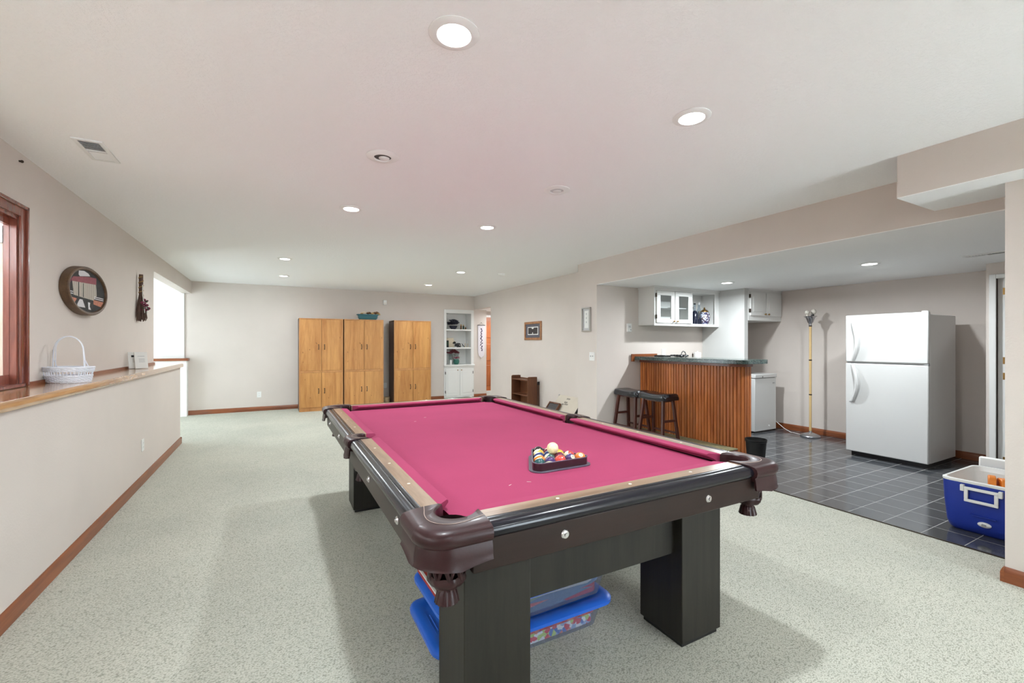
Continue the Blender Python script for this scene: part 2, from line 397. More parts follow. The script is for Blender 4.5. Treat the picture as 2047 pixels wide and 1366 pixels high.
# left: half wall, ledge, upper wall with window, header over the nook opening
struct('wall_left_lower', B(XU,XL,-3.0,7.38,0,1.03), 'wall_paint', 'half wall below the wooden ledge')
struct('wall_left', MB().box(XU-.085,XU,-3.0,-0.35,1.0,CZ).box(XU-.085,XU,3.82,7.25,1.0,CZ).box(XU-.085,XU,-0.35,3.82,2.13,CZ).box(XU-.085,XU,-0.35,3.82,0,1.10).box(XU-.14,XU,7.25,YF,2.29,CZ), 'wall_paint', 'upper left wall with window and header')
struct('wall_nook_near', B(-3.6,XU-.14,7.13,7.25,0,CZ), 'nook_paint', 'near wall of bright nook')
struct('wall_nook_left', MB().box(-3.6,-3.48,7.25,8.45,0,CZ).box(-3.6,-3.48,9.5,YF,0,CZ).box(-3.6,-3.48,8.45,9.5,2.2,CZ).box(-3.6,-3.48,8.45,9.5,0,.35), 'nook_paint', 'left wall of bright nook')
struct('wall_nook_far', B(-3.48,-1.50,YF-.02,YF,1.06,2.53), 'nook_paint', 'upper far wall of bright nook')
struct('wall_nook_lower', B(-3.48,-1.44,YF-.16,YF,0,1.03), 'nook_paint', 'low foundation wall in the nook')
struct('trim_2', B(-3.48,-1.42,YF-.19,YF,1.03,1.075), 'trim_wood_x', 'wooden cap on the nook foundation wall')
w2 = struct('window_2', MB().box(-3.56,-3.5,8.45,8.52,.35,2.2).box(-3.56,-3.5,9.43,9.5,.35,2.2).box(-3.56,-3.5,8.94,9.01,.35,2.2).box(-3.56,-3.5,8.52,9.43,.35,.42).box(-3.56,-3.5,8.52,9.43,2.13,2.2), 'white_paint', 'nook window')
B(-3.535,-3.53,8.52,8.94,.42,2.13).build('pane', 'pane_glass', w2); B(-3.535,-3.53,9.01,9.43,.42,2.13).build('pane', 'pane_glass', w2)
struct('trim_3', MB().prism([(XU,1.03),(XL+.025,1.03),(XL+.03,1.04),(XL+.03,1.066),(XL+.022,1.08),(XU,1.08)], -3.0, 7.415, 'y'), 'ledge_wood', 'glossy wooden ledge capping the half wall')
struct('trim_4', MB().box(XU,XU+.016,3.9,7.25,1.08,1.105), 'trim_wood', 'small wooden strip at the back of the ledge')
# remaining shell
struct('wall_bar', B(4.52,7.24,4.93,5.05,0,BZ+.2), 'wall_paint', 'wall behind the bar cupboards')
struct('wall_bar_right', B(7.12,7.24,-.1,5.05,0,BZ+.2), 'wall_paint', 'wall behind fridge and floor lamp')
struct('wall_bar_panel', B(6.2,6.285,4.19,4.93,0,BZ), 'panel_paint', 'pale grey partition beside the sink')
struct('wall_bar_near', B(4.15,7.24,-.1,0,0,BZ+.2), 'wall_paint', 'near wall of bar area')
struct('wall_closet', MB().box(6.52,6.62,0,.75,0,BZ).box(6.52,6.62,1.66,1.72,0,BZ).box(6.52,6.62,.75,1.66,2.03,BZ).box(6.62,7.12,1.62,1.72,0,BZ), 'wall_paint', 'closet wall at the right')
struct('wall_back', MB().box(-1.6,2.42,-3.12,-3.0,0,CZ).box(3.6,4.2,-3.12,-3.0,0,CZ).box(2.42,3.6,-3.12,-3.0,2.22,CZ), 'wall_paint', 'wall behind the camera')
d3 = struct('added_patio_door', MB().box(2.42,2.49,-3.1,-3.04,0,2.22).box(3.53,3.6,-3.1,-3.04,0,2.22).box(2.49,3.53,-3.1,-3.04,2.15,2.22).box(2.49,3.53,-3.1,-3.04,0,.08), 'white_paint', 'added glass patio door behind the camera, lets in daylight')  # unseen door, added so daylight brightens the ceiling and near floor
B(2.49,3.53,-3.075,-3.07,.08,2.15).build('pane', 'pane_glass', d3)
# baseboards
bbp = lambda: [(0,0),(.016,0),(.016,.055),(.009,.075),(.004,.085),(0,.085)]
def bb_y(name, x, y0, y1, s):   # runs along y, proud in direction s
    struct(name, MB().prism([(x+s*p[0],p[1]) for p in bbp()], y0, y1, 'y'), 'trim_wood', 'stained wooden baseboard')
def bb_x(name, y, x0, x1, s):
    struct(name, MB().prism([(y+s*p[0],p[1]) for p in bbp()], x0, x1, 'x'), 'trim_wood_x', 'stained wooden baseboard')
bb_y('baseboard_left', XL, -3.0, 7.396, 1); bb_x('baseboard_left_end', 7.38, XU, XL+.016, 1)
bb_x('baseboard_far', YF, -1.44, 3.60, -1); bb_x('baseboard_far_right', YF, 4.38, 4.73, -1)
bb_y('baseboard_right', XR, 5.37, 9.25, -1); bb_y('baseboard_pillar', 4.0, 4.93, 5.37, -1)
bb_y('baseboard_right_near', 3.65, -3.0, .887, -1); bb_x('baseboard_right_end', .887, 3.634, 4.02, 1)
bb_y('baseboard_bar_right', 7.12, 1.72, 4.93, -1); bb_x('baseboard_bar', 4.93, 4.0, 4.8, -1)
# ---- window on the left
w1 = struct('window_1', MB().box(XU-.055,XU-.03,-.35,-.28,1.10,2.13).box(XU-.055,XU-.03,3.796,3.82,1.10,2.13).box(XU-.055,XU-.03,2.40,2.46,1.10,2.13).box(XU-.055,XU-.03,1.00,1.06,1.10,2.13).box(XU-.055,XU-.03,-.28,3.796,1.10,1.16).box(XU-.055,XU-.03,-.28,3.796,2.07,2.13), 'window_wood', 'reddish brown wooden window at the left edge')
cas = MB()
for (y0, y1, z0, z1) in ((3.82,3.895,1.085,2.205),(-.425,-.35,1.085,2.205),(-.35,3.82,2.13,2.205)):
    cas.box(XU,XU+.014,y0,y1,z0,z1)
cas.box(XU,XU+.026,3.872,3.895,1.085,2.205).box(XU,XU+.026,-.425,3.895,2.182,2.205).box(XU,XU+.026,-.425,-.402,1.085,2.205)
cas.build('window_casing', 'window_wood', w1, bevel=.004)
MB().box(XU-.03,XU,3.80,3.82,1.10,2.13).box(XU-.03,XU,-.35,-.33,1.10,2.13).box(XU-.03,XU,-.33,3.80,2.11,2.13).build('window_jamb', 'window_wood', w1)
B(XU-.085,XU+.02,-.40,3.87,1.081,1.105).build('window_stool', 'window_wood', w1, bevel=.004)
B(XU-.045,XU-.041,-.28,1.00,1.16,2.07).build('pane', 'pane_glass', w1); B(XU-.045,XU-.041,1.06,2.40,1.16,2.07).build('pane', 'pane_glass', w1); B(XU-.045,XU-.041,2.46,3.796,1.16,2.07).build('pane', 'pane_glass', w1)
wl = struct('wall_window_well', B(-2.42,-2.38,-.6,3.84,-.2,1.0), 'well_plank', 'timber lined window well outside')
for i in range(18):
    B(-2.37,-2.34,-.58+i*.24,-.58+i*.24+.234,-.2,1.98+.01*(i%3)).build('plank', 'well_plank', wl)
for i in range(6):
    B(-1.60-.155*i,-1.447-.155*i,3.798,3.835,.9,1.955).build('side_board', 'well_plank', wl)
struct('trim_5', MB().box(-2.40,-2.28,-.6,3.84,1.985,2.08).box(-2.28,-1.447,3.79,3.84,1.957,2.06), 'white_paint', 'pale rail on top of the window well')
# ---- doors
d1 = struct('door_1', MB().box(4.80,5.56,10.55,10.59,.11,2.04), 'door_wood', 'orange brown panelled wooden door in the hall')
for (x0,x1) in ((4.88,5.13),(5.23,5.48)):
    for (z0,z1) in ((.24,.78),(.90,1.34),(1.50,1.92)):
        B(x0,x1,10.54,10.552,z0,z1).build('door_panel', 'door_wood', d1, bevel=.006)
MB().cyl((4.85,10.55,1.02),.012,-.04,10,'y').sphere((4.85,10.49,1.02),.026).build('door_knob', 'chrome', d1)
MB().box(4.735,4.80,10.54,10.6,0,2.1).box(5.56,5.63,10.54,10.6,0,2.1).box(4.80,5.56,10.54,10.6,2.04,2.1).box(4.80,5.56,10.50,10.6,0,.11).build('door_frame', 'white_paint', d1)
d2 = struct('door_2', MB().box(6.565,6.60,1.21,1.645,.02,2.02).box(6.565,6.60,.77,1.205,.02,2.02), 'white_paint', 'white folding closet door at far right')
for (y0,y1) in ((1.27,1.585),(.83,1.145)):
    for (z0,z1) in ((.16,.92),(1.10,1.90)): B(6.556,6.566,y0,y1,z0,z1).build('door_panel', 'white_paint', d2, bevel=.006)
MB().box(6.504,6.52,1.645,1.695,0,2.06).box(6.504,6.52,.70,.755,0,2.06).box(6.504,6.52,.755,1.645,2.015,2.06).build('door_casing', 'white_paint', d2, bevel=.004)
for z in (1.85,1.14,.98,.12): B(6.562,6.567,1.594,1.610,z,z+.07).build('hinge', 'brass', d2)
MB().cyl((6.565,1.50,1.06),.006,-.02,8,'x').sphere((6.54,1.50,1.06),.014,10,8).build('door_knob', 'chrome', d2)

# ================================================================== CEILING FITTINGS
def can(x, y, z, label, lit=True, watts=CAN_W, r=.095):
    t = thing('recessed_light', label, 'light', (x,y,z), 0, 'recessed ceiling lights')
    MB().lathe([(r*.66,-.002),(r*.68,-.010),(r*.80,-.011),(r,-.003),(r,0)], 32, cap=False).build('trim_ring', 'white_plastic', t)
    if lit:
        MB().lathe([(.0001,-.013),(r*.35,-.012),(r*.55,-.008),(r*.66,-.003)], 24, cap=False).build('bulb', 'bulb_on', t)
        L = bpy.data.lights.new('lamp_glow', 'AREA'); L.shape = 'DISK'; L.size = r*1.2; L.energy = watts; L.color = CAN_COL; L.spread = R(172)
        lo = bpy.data.objects.new('lamp_glow', L); COL.objects.link(lo); lo.parent = t; lo.location = (0,0,-.018)
    return t
can(.60,1.585,CZ,'lit recessed light nearest the camera, over the near left table end')
can(1.912,1.585,CZ,'lit recessed light over the near right corner of pool table')
can(.585,4.06,CZ,'lit recessed light above the far left end of pool table')
can(1.892,4.06,CZ,'lit recessed light above the far right end of pool table')
can(.12,6.89,CZ,'lit recessed light on the left, nearer of two before the pine cabinets')
can(.13,8.65,CZ,'lit recessed light on the left, closest to the leftmost pine cabinet')
can(2.70,6.82,CZ,'lit recessed light right of centre, nearer of two before the far wall')
can(2.715,8.60,CZ,'lit recessed light right of centre, closest to the white built-in shelves')
can(5.414,3.913,BZ,'lit recessed light in lowered ceiling before the glass door cupboard', watts=35)
can(5.431,2.285,BZ,'lit recessed light in lowered ceiling in front of the fridge', watts=30)
can(.60,-.90,CZ,'lit recessed light behind the camera on the left', watts=15)
can(1.912,-.90,CZ,'lit recessed light behind the camera on the right', watts=8)
can(5.3,9.85,2.2,'lit recessed light in the hall beyond the doorway', watts=20)
def eyeball(x, y, label, off):
    t = thing('gimbal_light', label, 'light', (x,y,CZ), 0, 'unlit swivel ceiling lights'); r = .10
    MB().lathe([(r*.52,-.004),(r*.56,-.012),(r*.8,-.012),(r,-.003),(r,0)], 32, cap=False).build('trim_ring', 'white_plastic', t)
    MB().lathe([(.0001,-.004),(r*.53,-.004)], 24, cap=False).build('socket', 'socket_dark' if off else 'soft_grey', t)
    MB().sphere((.012,.014,-.004),.034,16,8,1,1,.30).build('lamp_face', 'light_off', t)
eyeball(.598,2.841,'unlit swivel spotlight above the table, left one with dark socket', True)
eyeball(1.907,2.828,'unlit swivel spotlight above the table, right one with pale socket', False)
t = thing('smoke_detector', 'small white smoke detector on the ceiling near right wall', 'detector', (3.39,6.69,CZ))
MB().lathe([(.055,0),(.055,-.018),(.035,-.034),(.0001,-.036)], 24, cap=False).build('body', 'white_plastic', t)
MB().lathe([(.075,0),(.075,-.006),(.055,-.006)], 24, cap=False).build('base_plate', 'white_plastic', t)
def vent(name, label, x0, x1, y0, y1, z, n, dark, along='x'):
    t = thing(name, label, 'vent', ((x0+x1)/2,(y0+y1)/2,z)); a, b = (x1-x0)/2, (y1-y0)/2
    MB().box(-a,a,-b,-b+.022,-.008,0).box(-a,a,b-.022,b,-.008,0).box(-a,-a+.022,-b+.022,b-.022,-.008,0).box(a-.022,a,-b+.022,b-.022,-.008,0).box(-a+.022,a-.022,-.006,.006,-.008,0).build('frame', 'white_paint', t)
    B(-a+.02,a-.02,-b+.02,b-.02,-.002,0).build('backing', dark, t)
    for i in range(n):
        y = -b+.022+(2*b-.044)*(i+.5)/n; d = .006
        if abs(y) < .01: continue
        (MB().add([(-a+.022,y-d,-.007),(a-.022,y-d,-.007),(a-.022,y+d*.4,-.001),(-a+.022,y+d*.4,-.001)],[(0,1,2,3)]) if y < 0 else MB().add([(-a+.022,y-d*.5,-.0035),(a-.022,y-d*.5,-.0035),(a-.022,y+d*1.2,-.007),(-a+.022,y+d*1.2,-.007)],[(0,1,2,3)])).build('louver', 'white_paint', t)
vent('ceiling_vent', 'white louvred air vent on the ceiling above the window', -1.03,-.89,3.405,3.75,CZ,16,'grey_plastic')
vent('slot_vent', 'narrow white air vent on lowered ceiling near closet door', 5.74,5.86,1.38,1.68,BZ,12,'grey_plastic')

# ================================================================== POOL TABLE
TX, TY = 1.22, 2.71
PT = thing('pool_table', 'dark wood pool table with magenta felt and brown leather pockets', 'pool table', (TX,TY,0))
BED, RT = .762, .80
hn, hs_, ho, hr = .68, .73, .79, .85            # half widths: nose, cloth seam, wood edge, outer roll
vn, vs_, vo_, vr = 1.33, 1.38, 1.44, 1.50       # half lengths
# bed with bites for the six pockets
def bed_poly():
    r, p = .075, []
    X, Y = hn+.03, vn+.03
    cs = [(X-.01, Y-.01)]
    q = []
    q += arc(hn+.035, vn+.035, .085, 270-15, 180+15, 8)          # corner ++  (from right side to top)
    q += [(-a, b) for a, b in arc(hn+.035, vn+.035, .085, 180+15, 270-15, 8)]
    q += [(-hn-.05+.0, .07)] + [(-(hn+.06)+.07*math.cos(R(t)), .07*math.sin(R(t))) for t in range(60,-61,-20)] + [(-hn-.05, -.07)]
    q += [(-a, -b) for a, b in arc(hn+.035, vn+.035, .085, 270-15, 180+15, 8)]
    q += [(a, -b) for a, b in arc(hn+.035, vn+.035, .085, 180+15, 270-15, 8)]
    q += [(hn+.05, -.07)] + [((hn+.06)-.07*math.cos(R(t)), .07*math.sin(R(t))) for t in range(-60,61,20)] + [(hn+.05, .07)]
    return q
MB().prism(bed_poly(), BED-.03, BED).build('playing_surface', 'felt', PT)
MB().box(-hs_,hs_,-vs_+.0,vs_,BED-.07,BED-.035).build('slate_bed', 'leather_dark', PT)
# cushions: section (outward offset u from nose, z); ends mitred
def cushion(p0, p1, inw, m0, m1):
    # p0,p1 on the nose line (2d); inw = inward normal; m0,m1 = how much longer/shorter the back is at each end
    p0, p1, n = Vector(p0), Vector(p1), Vector(inw); d = (p1-p0).normalized(); rows = []
    for P, m in ((p0, -m0), (p1, m1)):
        sec = []
        for u, z in ((-.0,RT-.012),(.0,RT-.004),(-.008,RT+.001),(-.052,RT+.001),(-.052,BED+.001),(-.036,BED+.001),(-.026,BED+.012),(-.0,RT-.012)):
            q = P + n*u + d*(m*(-u)/.05); sec.append((q.x,q.y,z))
        rows.append(sec)
    mb = MB().grid(rows); k0 = len(rows[0])
    mb.add(rows[0][:-1], [tuple(range(k0-1))]); mb.add(rows[1][:-1], [tuple(range(k0-1))[::-1]])
    return mb
g1, g2 = .105, .062       # corner and side jaw half openings on the nose line
for sx in (-1, 1):
    for (a, b, ma, mb_) in ((-vn+g1, -g2, .046, -.012), (g2, vn-g1, -.012, .046)):
        cushion((sx*hn,a), (sx*hn,b), (-sx,0), ma, mb_).build('cushion', 'felt', PT)
for sy in (-1, 1):
    cushion((-hn+g1,sy*vn), (hn-g1,sy*vn), (0,-sy), .046, .046).build('cushion', 'felt', PT)
# wooden rail caps and black rounded mouldings
def roll(o, i):
    return [(i,RT+.002),(i+.006,RT+.0035),(i+.016,RT+.002),(i+.018,RT-.001),(i+.022,RT+.001),(o-.014,RT-.003),(o-.004,RT-.012),(o,RT-.024),(o-.003,RT-.036),(o-.012,RT-.045),(o-.02,RT-.047),(i,RT-.047)]
for sx in (-1, 1):
    for (a, b) in ((-vs_+.105,-.075),(.075,vs_-.105)):
        B(min(sx*hs_,sx*ho),max(sx*hs_,sx*ho),a,b,RT-.04,RT+.002).build('rail_cap', 'rail_wood', PT, bevel=.0015)
        MB().prism([(sx*p[0],p[1]) for p in roll(hr,ho)], a, b, 'y').build('rail_molding', 'black_molding', PT)
for sy in (-1, 1):
    a, b = -.645, .645
    B(a,b,min(sy*vs_,sy*vo_),max(sy*vs_,sy*vo_),RT-.04,RT+.002).build('rail_cap', 'rail_wood_x', PT, bevel=.0015)
    MB().prism([(sy*p[0],p[1]) for p in roll(vr,vo_)], a, b, 'x').build('rail_molding', 'black_molding', PT)
# rail sights
for sx in (-1, 1):
    for k_ in (-3,-2,-1,1,2,3):
        MB().cyl((sx*(hs_+ho)/2, k_*vn/4, RT+.0015), .0065, .0015, 12).build('rail_sight', 'pearl', PT)
for sy in (-1, 1):
    for k_ in (-1,0,1): MB().cyl((k_*hn/2, sy*(vs_+vo_)/2, RT+.0015), .0065, .0015, 12).build('rail_sight', 'pearl', PT)
# aprons
AZ0, AZ1 = .655, RT-.046
for sx in (-1, 1): B(min(sx*.80,sx*.83),max(sx*.80,sx*.83),-1.345,1.345,AZ0,AZ1).build('apron', 'apron_wood', PT, bevel=.003)
for sy in (-1, 1): B(-.695,.695,min(sy*1.455,sy*1.485),max(sy*1.455,sy*1.485),AZ0,AZ1).build('apron', 'apron_wood_x', PT, bevel=.003)
MB().box(-.62,.62,-1.455,1.455,AZ0+.02,AZ0+.045).box(-.80,-.62,-1.28,1.28,AZ0+.02,AZ0+.045).box(.62,.80,-1.28,1.28,AZ0+.02,AZ0+.045).build('underframe', 'leather_dark', PT)
def bolt(p, axis, s):
    MB().lathe([(.0001,.008),(.006,.0085),(.007,.005),(.013,.004),(.016,0)] if s > 0 else [(.0001,-.008),(.006,-.0085),(.007,-.005),(.013,-.004),(.016,0)], 16, p, axis, False).build('rail_bolt', 'chrome', PT)
for sy in (-1, 1):
    for x in (-.36, .36): bolt((x, sy*1.485, .708), 'y', sy)
for sx in (-1, 1):
    for y in (-1.1, -.55, .55, 1.1): bolt((sx*.83, y, .708), 'x', sx)
# legs, feet and cross beams  (measured in room coordinates)
LX = [(.55-TX,.805-TX),(1.58-TX,1.835-TX)]; LY = [(1.36-TY,1.615-TY),(3.69-TY,3.945-TY)]
for (x0,x1) in LX:
    for (y0,y1) in LY:
        lg = B(x0,x1,y0,y1,.022,AZ0+.02).build('leg', 'leg_laminate', PT, bevel=.003)
        B(x0+.012,x1-.012,y0+.012,y1-.012,0,.022).build('foot', 'black_plastic', lg)
for y in (LY[0][0]+.045, LY[1][1]-.075): B(LX[0][1],LX[1][0],y,y+.03,.41,AZ0+.02).build('cross_beam', 'leg_laminate', PT)
for x in (LX[0][0]+.1, LX[1][1]-.13): B(x,x+.03,LY[0][1],LY[1][0],.50,AZ0+.02).build('side_beam', 'leg_laminate', PT)
# leather pockets
def resample(path, n):
    P = [Vector(p) for p in path]; L = [0]
    for a, b in zip(P, P[1:]): L.append(L[-1]+(b-a).length)
    out = []
    for i in range(n):
        t = L[-1]*i/(n-1); j = max(q for q in range(len(L)) if L[q] <= t+1e-9); j = min(j, len(P)-2)
        f = (t-L[j])/max(1e-9, L[j+1]-L[j]); out.append(P[j].lerp(P[j+1], f))
    return out
def pocket(outer, inner, zb, sx, sy, c, cup, side=False):
    n = 33; O = resample(outer, n); I = resample(inner, n); rows = []; seam = []
    for i, (o, q) in enumerate(zip(O, I)):
        t = i/(n-1); d = (O[min(i+1,n-1)]-O[max(i-1,0)]).normalized(); nr = Vector((d.y,-d.x))
        if nr.dot(o-q) < 0: nr = -nr
        e = 1.0
        def at(f, off, z):
            p = q.lerp(o, f) + nr*off; return (sx*p.x, sy*p.y, z)
        zb_ = zb(t)
        rows.append([at(-.02,0,BED-.05), at(0,0,RT-.012), at(.03,0,RT+.003), at(.12,0,RT+.008), at(.5,0,RT+.008), at(.8,0,RT+.006), at(1,.000,RT+.001), at(1,.010,RT-.008), at(1,.014,RT-.022), at(1,.010,RT-.038), at(1,.001,RT-.046), at(1,.004,RT-.056), at(1,.008,RT-.08), at(1,.008,zb_+.008), at(1,.012,zb_), at(1,.002,zb_-.001), at(1,-.003,zb_+.02), at(1,-.003,RT-.06)])
        seam.append((*at(.5,0,RT+.009)[:2], RT+.0085))
    pk = MB().grid(rows); 
    for r in (rows[0], rows[-1]): pk.add(r, [tuple(range(len(r)))])
    o = pk.build('pocket', 'leather', PT, label='brown leather pocket')
    MB().tube(seam, .0012, 5).build('stitching', 'seam', o)
    # liner
    MB().lathe([(cup*1.02,RT-.02),(cup,BED-.03),(cup*.86,BED-.075),(.0001,BED-.08)], 20, (c[0]-(sx*.02 if not side else 0),c[1]-(sy*.02 if not side else 0),0), cap=False).build('pocket_liner', 'leather_dark', o)
    # net of straps, bowl and fringe
    net = MB(); z0 = .70; rr = cup*.92
    for k_ in range(9):
        a = 2*PI*k_/9; sw = .5
        pts = [(c[0]+r_*math.cos(a+s_*sw), c[1]+r_*math.sin(a+s_*sw), z) for r_, z, s_ in ((rr,z0,0),(rr*.98,z0-.03,.2),(rr*.95,z0-.06,.55),(rr*.9,z0-.075,.9))]
        net.tube(pts, .007, 6)
        pts = [(c[0]+r_*math.cos(a-s_*sw), c[1]+r_*math.sin(a-s_*sw), z) for r_, z, s_ in ((rr,z0,0),(rr*.98,z0-.035,.3),(rr*.93,z0-.07,.7))]
        net.tube(pts, .006, 6)
    prof = [(rr*.98,z0-.062),(rr*1.04,z0-.07),(rr*1.02,z0-.082),(rr*.82,z0-.098),(rr*.45,z0-.106)]
    rows2 = []
    for i in range(30):
        a = 2*PI*i/30; f = 1+.06*math.sin(a*7)
        rows2.append([(c[0]+r_*f*math.cos(a), c[1]+r_*f*math.sin(a), z) for r_, z in prof])
    net.grid(rows2, True); net.build('net', 'leather', o)
    rows2 = []
    for i in range(36):
        a = 2*PI*i/36; f = 1+.07*(i%2)
        rows2.append([(c[0]+r_*f*math.cos(a), c[1]+r_*f*math.sin(a), z) for r_, z in ((.024,z0-.098),(.024,z0-.112),(.029,z0-.118),(.033,z0-.135),(.037,z0-.152),(.0,z0-.151))])
    MB().grid(rows2, True).build('fringe', 'leather', o)
po, qo = hr+.002, vr+.002
outer = [(po,vs_-.10),(po,vr-.075)] + arc(po-.085, qo-.085, .085, 0, 90, 10) + [(hr-.08,qo),(.64,qo)]
ccx, ccy = hn+.022, vn+.022
inner = [(hs_-.014,vs_-.108)] + arc(ccx, ccy, .063, -55, 145, 16) + [(.632,vs_-.014)]
zbc = lambda t: .690 + .012*abs(math.cos(PI*2*t)) - .006*math.sin(PI*t)
for sx in (-1, 1):
    for sy in (-1, 1): pocket(outer, inner, zbc, sx, sy, (sx*(ccx+.045), sy*(ccy+.045)), .062)
outer = [(po-.004,-.076),(po+.002,-.055),(po+.008,0),(po+.002,.055),(po-.004,.076)]
inner = [(hs_+.008,-.07)] + arc(hs_+.012, 0, .052, -80, 80, 12) + [(hs_+.008,.07)]
for sx in (-1, 1): pocket(outer, inner, lambda t: .70-.012*math.sin(PI*t), sx, 1, (sx*(hs_+.035), 0), .05, True)
# chalk flecks on the cloth
for (x, y, a) in ((.86,1.62,.5),(.95,1.62,2.6),(1.05,3.42,0),(.93,3.28,.3)):
    B(-.009,.009,-.0012,.0012,0,.0006).build('chalk_fleck', 'pearl', PT, (x-TX,y-TY,BED), (0,0,a))

# ---- rack and balls
RX, RY = 1.195, 1.742; D = .0575; RB = .0286
def tri(off, r, n=6):
    s = 4*D; h = s*math.sqrt(3)/2; pts = [(-s/2,0),(s/2,0),(0,h)]; out = []
    for (x,y), a0 in zip(pts, (150,270,30)): out += arc(x, y, off, a0, a0+120, n)
    return out
rk = thing('ball_rack', 'dark plastic triangle rack holding pool balls on the felt', 'rack', (RX,RY,BED))
def ring(o1, o2, z0, z1):
    a, b = tri(o1,0), tri(o2,0); n = len(a); rows = []
    for p, q in zip(a, b): rows.append([(p[0],p[1],z0),(q[0],q[1],z0),(q[0],q[1],z1),(p[0],p[1],z1),(p[0],p[1],z0)])
    return MB().grid(rows, True)
ring(RB+.0012, RB+.0065, .0005, .038).build('rack_wall', 'rack_plastic', rk, bevel=.001)
ring(RB+.0012, RB+.022, .0005, .005).build('rack_lip', 'rack_lip', rk, bevel=.001)
ring(RB+.0010, RB+.0085, .038, .041).build('rack_rim', 'rack_lip', rk)
rows_ = [[('green',1),('purple',1),('red',0),('purple',0),('orange',0)],
         [('orange',1),('green',1),('maroon',0),('red',1)],
         [('blue',1),('blue',0),('yellow',0)],
         [('yellow',1),('maroon',1)], [('black',0)]]
ordn = ['at the near left corner','second along the near edge','in the middle of the near edge','fourth along the near edge','at the near right corner',
        'first of the second row','second of the second row','third of the second row','last of the second row','left one of the third row','middle of the third row','right one of the third row','left of the fourth row','right of the fourth row','at the far tip']
rots = [(-.75,.25,.0),(-.5,1.0,.3),(0,.75,-1.6),(0,-.75,-1.55),(0,-.85,-1.95),(-.65,.15,.2),(-.8,-.55,.2),(.3,.3,.3),(-.6,-1.0,.2),(-.7,.1,.1),(.2,.2,1.5),(1.5,.1,.2),(-.6,-.3,.2),(-.5,.4,.1),(0,0,0)]
sph = MB().sphere((0,0,0), RB, 28, 16)
def digit(ch, parent, size=.017):
    cu = bpy.data.curves.new('digit', 'FONT'); cu.body = ch; cu.size = size; cu.align_x = 'CENTER'; cu.align_y = 'CENTER'
    tmp = bpy.data.objects.new('tmp', cu); COL.objects.link(tmp); dg = bpy.context.evaluated_depsgraph_get()
    me = bpy.data.meshes.new_from_object(tmp.evaluated_get(dg)); bpy.data.objects.remove(tmp)
    # wrap flat text onto the ball: text (u,v) -> local (x,y,z) around +X
    for v_ in me.vertices:
        u, w_ = v_.co.x, v_.co.y; q = Vector((RB, u, w_)).normalized()*(RB+.0003); v_.co = q
    me.materials.clear(); me.materials.append(MATS['black_plastic'])
    o = bpy.data.objects.new('number', me); COL.objects.link(o); o.parent = parent; return o
nums = {'yellow':('1','9'),'blue':('2','10'),'red':('3','11'),'purple':('4','12'),'orange':('5','13'),'green':('6','14'),'maroon':('7','15'),'black':('8','8')}
i_ = 0
for r_, row in enumerate(rows_):
    for j_, (c_, st) in enumerate(row):
        x = RX+(j_-(4-r_)/2)*D; y = RY+r_*D*math.sqrt(3)/2
        o = sph.build('pool_ball', ('stripe_' if st else 'ball_')+c_, None, (x,y,BED+RB+.0003), rots[i_])
        tag(o, f"{'striped ' if st else 'solid '}{c_} pool ball {ordn[i_]} of the rack", 'ball', 'pool balls in the rack')
        digit(nums[c_][st], o); i_ += 1
tag(sph.build('cue_ball', 'cue_ivory', None, (RX, RY+D*math.sqrt(3)/2*(1+1/3), BED+RB+D*.8165+.0006)), 'ivory cue ball resting on top of the racked balls', 'ball')

# ---- storage bins under the table
def bin_(name, label, x0, x1, y0, y1, z0, h, rz, fill):
    cx, cy = (x0+x1)/2, (y0+y1)/2; a, b = (x1-x0)/2, (y1-y0)/2
    t = thing(name, label, 'storage bin', (cx,cy,z0), rz)
    rows = []
    for (ins, z) in ((.075,0),(.07,.0),(.045,h-.03),(.035,h-.02)):
        rows.append([(p[0],p[1],z) for p in rrect(-a+ins,a-ins,-b+ins*.8,b-ins*.8,.05)])
    rr = [list(q) for q in zip(*rows)]; tub = MB().grid(rr, True); tub.add(rows[0], [tuple(range(len(rows[0])))]); tub.build('tub', 'bin_clear', t)
    f1, f2 = fill
    MB().prism(rrect(-a+.085,a-.085,-b+.07,b-.07,.04), .006, (h-.03)*.52).build('contents', f1, t)
    MB().prism(rrect(-a+.075,a-.075,-b+.062,b-.062,.04), (h-.03)*.53, h-.04).build('contents', f2, t)
    lid = MB(); rows = []
    for (ins, z) in ((.012,h-.028),(0,h-.022),(0,h-.008),(.012,h),(.05,h),(.06,h-.008),(.075,h-.008)):
        rows.append([(p[0],p[1],z) for p in rrect(-a+ins,a-ins,-b+ins,b-ins,.075-ins*.5)])
    lid.grid([list(q) for q in zip(*rows)], True); lid.add(rows[-1], [tuple(range(len(rows[-1])))]); lid.add(rows[0], [tuple(range(len(rows[0])))])
    l = lid.build('lid', 'bin_blue', t)
    for s in (-1, 1):
        for q in range(3): MB().tube([(s*(a-.035-.014*q), y_, h-.004+.002*q) for y_ in (-b*.45+.02*q, 0, b*.45-.02*q)], .0025, 6).build('lid_rib', 'bin_blue', l)
    return t
bin_('storage_bin', 'long clear bin with blue lid on carpet under pool table, lower one', .545,1.445,1.625,2.075,.003,.134,0,('toy_bits','toy_red'))
bin_('storage_bin', 'long clear bin with blue lid stacked on the other bin under table', .565,1.475,1.63,2.07,.1395,.140,.02,('wrap_stack','wrap_stack'))
t = thing('game_box', 'flat red and lime board game box on the upper bin lid', 'game box', (.79,1.86,.2815), .02)
B(-.20,.24,-.17,.17,0,.022).build('box', 'game_red', t, bevel=.002); B(-.14,.18,-.13,.13,.022,.0235).build('printed_panel', 'lime', t)
